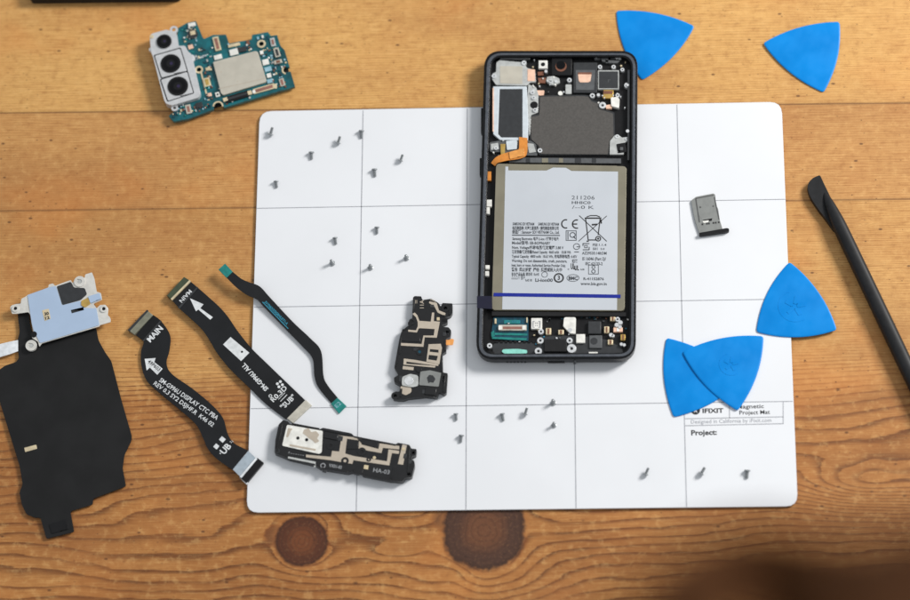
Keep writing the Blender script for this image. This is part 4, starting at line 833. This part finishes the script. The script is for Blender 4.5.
# ---------------- blue picks ----------------
def pick(label, pts, zs, sag=6.6, logo=None, bump_z=None):
    cz = sum(zs)/3; cu = sum(p[0] for p in pts)/3; cv = sum(p[1] for p in pts)/3
    o = thing('opening_pick', label, 'pick', cu, cv, min(zs)-.08, 'blue opening picks scattered around the phone')
    V = [W(p[0], p[1], z) for p, z in zip(pts, zs)]; C_ = (V[0]+V[1]+V[2])/3
    nrm = (V[1]-V[0]).cross(V[2]-V[0]); nrm = nrm if nrm.z > 0 else -nrm; nrm.normalize()
    out = []; s = sag/PXCM
    for i in range(3):
        a_, b_ = V[i], V[(i+1) % 3]; mid = (a_+b_)/2; o_ = (mid-C_); o_ -= nrm*o_.dot(nrm); o_.normalize()
        for k in range(15):
            t = .035+(.93)*k/14; p = a_.lerp(b_, t)+o_*s*4*t*(1-t); out.append(p)
    # round the three tips
    fin = []
    for i in range(3):
        seg = out[i*15:(i+1)*15]; fin += seg
        nxt = out[((i+1) % 3)*15]; e = seg[-1]; tip = V[(i+1) % 3]
        for t in (.25, .5, .75): fin.append(e*(1-t)**2+tip*2*t*(1-t)*.98+nxt*t*t+(e+nxt)*.5*.02*2*t*(1-t))
    th = .08; bm = bmesh.new(); n = len(fin); rows = []
    for (dz, ins) in ((0, .10), (-.004, .045), (-.02, .008), (-.05, 0), (-th, .03)):
        row = []
        for p in fin:
            d = (p-C_); d -= nrm*d.dot(nrm); row.append(bm.verts.new(p-d.normalized()*ins+nrm*dz))
        rows.append(row)
    for a_, b_ in zip(rows, rows[1:]):
        for i in range(n): bm.faces.new((a_[i], a_[(i+1) % n], b_[(i+1) % n], b_[i]))
    bm.faces.new(rows[0]); bm.faces.new(rows[-1])
    blade = from_bm('pick_blade', bm, M['pick'], o, smooth=30)
    if logo:
        lu, lv, lr = logo; c = W(lu, lv, cz); bm = bmesh.new()
        def proj_up(p):
            t = (C_-p).dot(nrm)/nrm.z; return Vector((p.x, p.y, p.z+t))
        def slab(pts, h=.012):
            n_ = len(pts); tv = [bm.verts.new(proj_up(p)+nrm*h) for p in pts]; bv = [bm.verts.new(proj_up(p)-nrm*.01) for p in pts]
            bm.faces.new(tv)
            for i in range(n_): bm.faces.new((tv[i], tv[(i+1) % n_], bv[(i+1) % n_], bv[i]))
        R0 = lr/PXCM; R1 = R0-.05
        for a0 in range(110, 300, 10):
            t0, t1 = math.radians(a0), math.radians(a0+10)
            slab([c+Vector((math.cos(t0), math.sin(t0), 0))*R0, c+Vector((math.cos(t1), math.sin(t1), 0))*R0, c+Vector((math.cos(t1), math.sin(t1), 0))*R1, c+Vector((math.cos(t0), math.sin(t0), 0))*R1], .008)
        for k in range(5):
            t = math.radians(80+72*k); d = Vector((math.cos(t), math.sin(t), 0)); e = Vector((-d.y, d.x, 0))
            slab([c+d*R0*.12+e*R0*.13, c+d*R0*.12-e*R0*.13, c+d*R0*.62-e*R0*.1, c+d*R0*.62+e*R0*.1])
        from_bm('embossed_logo', bm, M['pick'], o, smooth=20)
    return o
pick('blue triangular pick on bare wood, partly tucked behind the top right corner of the phone', [(616.2, 10.6), (694.6, 26), (642, 80)], (.08, .08, .08), 6.2)
pick('blue triangular pick alone on bare wood near the top right edge', [(763, 43), (839.6, 21.6), (823.6, 92.4)], (.12, .09, .08), 6.2)
pick('blue triangular pick with a raised star mark, half on the mat and half on wood', [(789.6, 261.6), (837, 329.6), (756.2, 331.6)], (.23, .20, .22), 6.8, logo=(795, 306, 17))
pick('lower blue pick on the mat, partly covered by another pick', [(666.4, 337.6), (744, 378), (673.6, 417)], (MZ+.08, MZ+.08, MZ+.08), 6.2, logo=None)
pick('blue pick lying on top of another pick, above the title box of the mat', [(763.6, 336), (682.4, 351.6), (737.6, 410.6)], (MZ+.10, MZ+.17, MZ+.12), 6.4, logo=(731, 364, 12))

# ---------------- sim tray ----------------
st = thing('sim_tray', 'small grey metal SIM tray with black end bar, on the upper right of the mat', 'sim tray', 706, 216, MZ)
I = lambda l: [(680+x/10, 185+y/10) for x, y in l]
stz = MZ+.10
prism('tray_frame', I([(112, 155), (160, 118), (335, 84), (352, 96), (362, 200), (382, 240), (398, 350), (412, 395), (425, 440), (196, 492), (152, 360), (134, 280)]), MZ, stz, 'tray', st, r=1, bevel=.015)
prism('tray_floor', I([(165, 135), (325, 106), (350, 240), (345, 330), (225, 352), (186, 300)]), stz, stz+.006, 'tray', st, r=1)
for a_, b_ in (((158, 135), (196, 372)), ((345, 120), (392, 345)), ((158, 134), (336, 100))): prism('tray_rib', line_pts(I([a_])[0], I([b_])[0], .9), stz, stz+.015, 'tray_dark', st)
prism('tray_slot', I([(228, 350), (322, 332), (318, 356), (290, 362), (240, 372)]), stz, stz+.01, 'black', st); prism('slot_glint', I([(222, 360), (290, 352), (282, 372), (238, 382)]), stz+.01, stz+.014, 'white_part', st, r=1)
prisms('slot_marks', [rect(*I([(x, y)])[0], 1.6, 1.6) for x, y in ((225, 392), (270, 386), (290, 384), (335, 378), (358, 376), (388, 372))], stz, stz+.012, 'ink', st); disc('tray_dimple', *I([(203, 222)])[0], 1, stz, stz+.012, 'tray_dark', st, n=10); disc('tray_dimple', *I([(332, 212)])[0], .9, stz, stz+.012, 'tray_dark', st, n=10)
prism('end_bar', I([(192, 478), (470, 430), (490, 436), (492, 458), (480, 466), (205, 506), (192, 500)]), MZ, MZ+.2, 'black', st, r=.8, bevel=.03)

# ---------------- spudger ----------------
sg = thing('spudger', 'long black plastic spudger stick lying on bare wood at the right edge', 'tool', 860, 270, 0)
ctr = [(824.6, 193.4), (825.6, 195.6), (828.6, 202), (834, 213.6), (840.8, 227.7), (858, 263.7), (875.3, 300), (910, 373), (975, 509)]
wid = [2.0, 6.0, 9.6, 12.6, 14.2, 14.6, 14.8, 15, 13]; hgt_ = [.36, .42, .54, .64, .70, .72, .72, .72, .7]
bm = bmesh.new(); rows = []; NS = 24
rows_in = catmull([[c[0], c[1], w, h] for c, w, h in zip(ctr, wid, hgt_)], 5)
for i, qv in enumerate(rows_in):
    zc = qv[3]/2; c = W(qv[0], qv[1], zc+.1)
    q2 = rows_in[min(i+1, len(rows_in)-1)]; q1 = rows_in[max(i-1, 0)]
    d = (W(q2[0], q2[1], .4)-W(q1[0], q1[1], .4)); d.z = 0; d.normalize(); e = Vector((-d.y, d.x, 0)); row = []
    for k in range(NS):
        t = 2*math.pi*k/NS; ct_, st_ = math.cos(t), math.sin(t)
        x = math.copysign(abs(ct_)**.8, ct_)*qv[2]/2/PXCM; z = zc+math.copysign(abs(st_)**.75, st_)*qv[3]/2
        row.append(bm.verts.new((c.x+e.x*x, c.y+e.y*x, z)))
    rows.append(row)
for a_, b_ in zip(rows, rows[1:]):
    for k in range(NS): bm.faces.new((a_[k], a_[(k+1) % NS], b_[(k+1) % NS], b_[k]))
bm.faces.new(rows[0]); bm.faces.new(rows[-1])
from_bm('handle', bm, M['spudger'], sg, smooth=40)
prism('blade', [(820, 174.8), (824.2, 184), (831, 198), (838, 213), (846, 231), (834, 230), (826, 219), (818.6, 209.6), (812, 200), (808.6, 193), (807.4, 187), (808.8, 182), (813, 177.8)], .02, .34, 'spudger', sg, r=2, bevel=.05)

# ---------------- screws ----------------
def screw_proto(label):
    o = bpy.data.objects.new('screw', None); COL.objects.link(o); o.empty_display_size = .003
    def lathe(name, prof, n, parent):
        bm = bmesh.new(); rws = [[bm.verts.new((r_*math.cos(2*math.pi*k/n), r_*math.sin(2*math.pi*k/n), z)) for k in range(n)] for z, r_ in prof]
        for a_, b_ in zip(rws, rws[1:]):
            for k in range(n): bm.faces.new((a_[k], a_[(k+1) % n], b_[(k+1) % n], b_[k]))
        bm.faces.new(rws[0]); bm.faces.new(rws[-1]); bmesh.ops.recalc_face_normals(bm, faces=bm.faces)
        for v in bm.verts: v.co *= CM
        m_ = bpy.data.meshes.new(name); bm.to_mesh(m_); bm.free(); return link(name, m_, M['screw'], parent, smooth=40)
    lathe('head', [(0, .02), (0, .11), (.015, .125), (.05, .125), (.065, .10)], 18, o)
    th = [(.05, .05)]
    z = .07
    while z < .33: th += [(z, .055), (z+.015, .072)]; z += .03
    th += [(.345, .05), (.36, .03)]
    lathe('shank', th, 12, o)
    return o
proto = screw_proto('')
spots = [(271, 134, 'L', 'screw nearest the top left corner of the mat'), (275.5, 182, 'T', 'screw lying below the corner screw near the mat\'s left edge'),
 (311, 153, 'T', 'screw in the top left grid cell, between the corner screw and the grid line'), (338.5, 142.5, 'L', 'tilted screw in the top left cell, between two lying screws near the grid line'),
 (361, 131.5, 'T', 'screw touching the first vertical grid line near the top of the mat'), (374, 170, 'T', 'screw just right of the first vertical grid line, in the upper row of cells'),
 (401, 160, 'L', 'rightmost screw in the upper row of grid cells, left of the phone'), (334.5, 238.5, 'T', 'screw lying left of the first grid line in the second row, above a standing screw'),
 (332.6, 262, 'S', 'screw standing on its head left of the first grid line in the second row'), (376.5, 228, 'T', 'upper screw of the second row, right of the first grid line'),
 (370.6, 266.5, 'S', 'screw standing on its head just right of the first grid line'), (406.6, 257, 'S', 'screw standing on its head, rightmost in the second row left of the phone'),
 (455.5, 414.5, 'T', 'screw just under the horizontal grid line, left of the second vertical line below the phone'), (461, 436, 'T', 'screw close to the second vertical grid line, lowest of the group under the phone'),
 (501.6, 414.5, 'T', 'left screw of the pair lying below the phone under the grid line'), (525.5, 413.5, 'L', 'right screw of the pair lying below the phone under the grid line'),
 (553.4, 401.5, 'S', 'screw standing on its head just above the grid line below the phone'), (554, 424, 'S', 'screw standing on its head below the grid line, right of the lying pair'),
 (646, 473.5, 'L', 'screw at the bottom right of the mat, left of the last vertical grid line'), (701.4, 473, 'L', 'screw under the printed word Project, right of the last vertical grid line'),
 (747, 471, 'T', 'screw nearest the bottom right corner of the mat')]
for i, (u, v, k, lb) in enumerate(spots):
    if i == 0: o = proto
    else:
        o = proto.copy(); COL.objects.link(o)
        for chd in proto.children:
            c = chd.copy(); COL.objects.link(c); c.parent = o
    o.scale = [random.uniform(.95, 1.15)]*3
    o['label'] = lb; o['category'] = 'screw'; o['group'] = 'small steel screws laid out on the mat'
    jit = random.uniform(-8, 8)
    o.rotation_mode = 'QUATERNION'; o.rotation_quaternion = (1, 0, 0, 0)
    if k == 'S':
        p = W(u, v+1.6, MZ); o.location = p*CM; o.rotation_quaternion = Vector((jit*.012, .05, 1)).to_track_quat('Z', 'Y')
    elif k == 'T':     # head away from the viewer, tip towards the viewer, lying on head rim and tip
        p = W(u+.4, v-1.2, MZ+.12); ang = math.radians(90+16)
        d = Vector((math.sin(math.radians(2+jit)), -math.cos(math.radians(2+jit)), 0))
        o.rotation_mode = 'QUATERNION'; ax = (d*math.cos(math.radians(14))+Vector((0, 0, -math.sin(math.radians(14))))); o.rotation_quaternion = ax.to_track_quat('Z', 'Y')
        p.z = MZ+.125; o.location = p*CM
    else:              # resting on the rim of its head, tip rising to the upper right
        p = W(u-.6, v+1.6, MZ+.06); d = Vector((math.sin(math.radians(26+jit)), math.cos(math.radians(26+jit)), 0))
        o.rotation_mode = 'QUATERNION'; el = math.radians(24); ax = d*math.cos(el)+Vector((0, 0, math.sin(el))); o.rotation_quaternion = ax.to_track_quat('Z', 'Y')
        p.z = MZ+.115; o.location = p*CM

# ---------------- things close to the lens / past the frame ----------------
fg = thing('brown_blob', 'brown strap hanging far out of focus over the lower right corner of the table', 'blob', 800, 590, 84)  # unidentified brown shape near the lens, modelled as two bent bands
def blob(name, arch, zc, rad):
    bm = bmesh.new(); rows = []
    for i, p in enumerate(catmull([list(a_) for a_ in arch], 6)): rows.append((W(p[0], p[1], zc+2*math.sin(i*.25)), rad*(1+.08*math.sin(i*.5))))
    rr = []
    for i, (c, r_) in enumerate(rows):
        d = (rows[min(i+1, len(rows)-1)][0]-rows[max(i-1, 0)][0]).normalized(); e = Vector((-d.y, d.x, 0)).normalized(); f = d.cross(e)
        rr.append([bm.verts.new(c+e*math.cos(t)*r_+f*math.sin(t)*.3) for t in [2*math.pi*k/16 for k in range(16)]])
    for a_, b_ in zip(rr, rr[1:]):
        for k in range(16): bm.faces.new((a_[k], a_[(k+1) % 16], b_[(k+1) % 16], b_[k]))
    bm.faces.new(rr[0]); bm.faces.new(rr[-1])
    return from_bm(name, bm, M['blob_brown'], fg, smooth=60)
blob('blob_loop', [(648, 720), (662, 640), (698, 596), (750, 576), (810, 573), (870, 578), (930, 574), (1010, 580)], 82, .95)
blob('blob_tail', [(800, 720), (840, 640), (890, 606), (950, 580), (1020, 560)], 84, 1.1)
dk = thing('dark_strip', 'dark strip showing along the top left border of the photo', 'pad', 100, -12, 0)  # unidentified dark strip past the frame, built as a flat slab
prism('strip_body', [(30, -.6), (178, -2.2), (200, -40), (20, -40)], 0, .5, 'black_matte', dk, r=3, bevel=.1)

# ---------------- light ----------------
w = bpy.data.worlds.new('World'); scene.world = w; w.use_nodes = True
bg = w.node_tree.nodes['Background']; bg.inputs[0].default_value = (.93, .97, 1.0, 1); bg.inputs[1].default_value = .50
ld = bpy.data.lights.new('window_light', 'AREA'); ld.shape = 'RECTANGLE'; ld.size = .40; ld.size_y = .46; ld.energy = 29; ld.color = (1, .975, .94)
lo_ = bpy.data.objects.new('window_light', ld); COL.objects.link(lo_)
az_, el_ = math.radians(30), math.radians(37); dist = 1.6
dirv = Vector((math.cos(az_)*math.cos(el_), math.sin(az_)*math.cos(el_), math.sin(el_)))
lo_.location = dirv*dist; lo_.rotation_euler = (-dirv).to_track_quat('-Z', 'Y').to_euler()
scene.view_settings.view_transform = 'Standard'; scene.view_settings.look = 'None'; scene.view_settings.exposure = 0; scene.view_settings.gamma = 1
scene.render.engine = 'CYCLES'
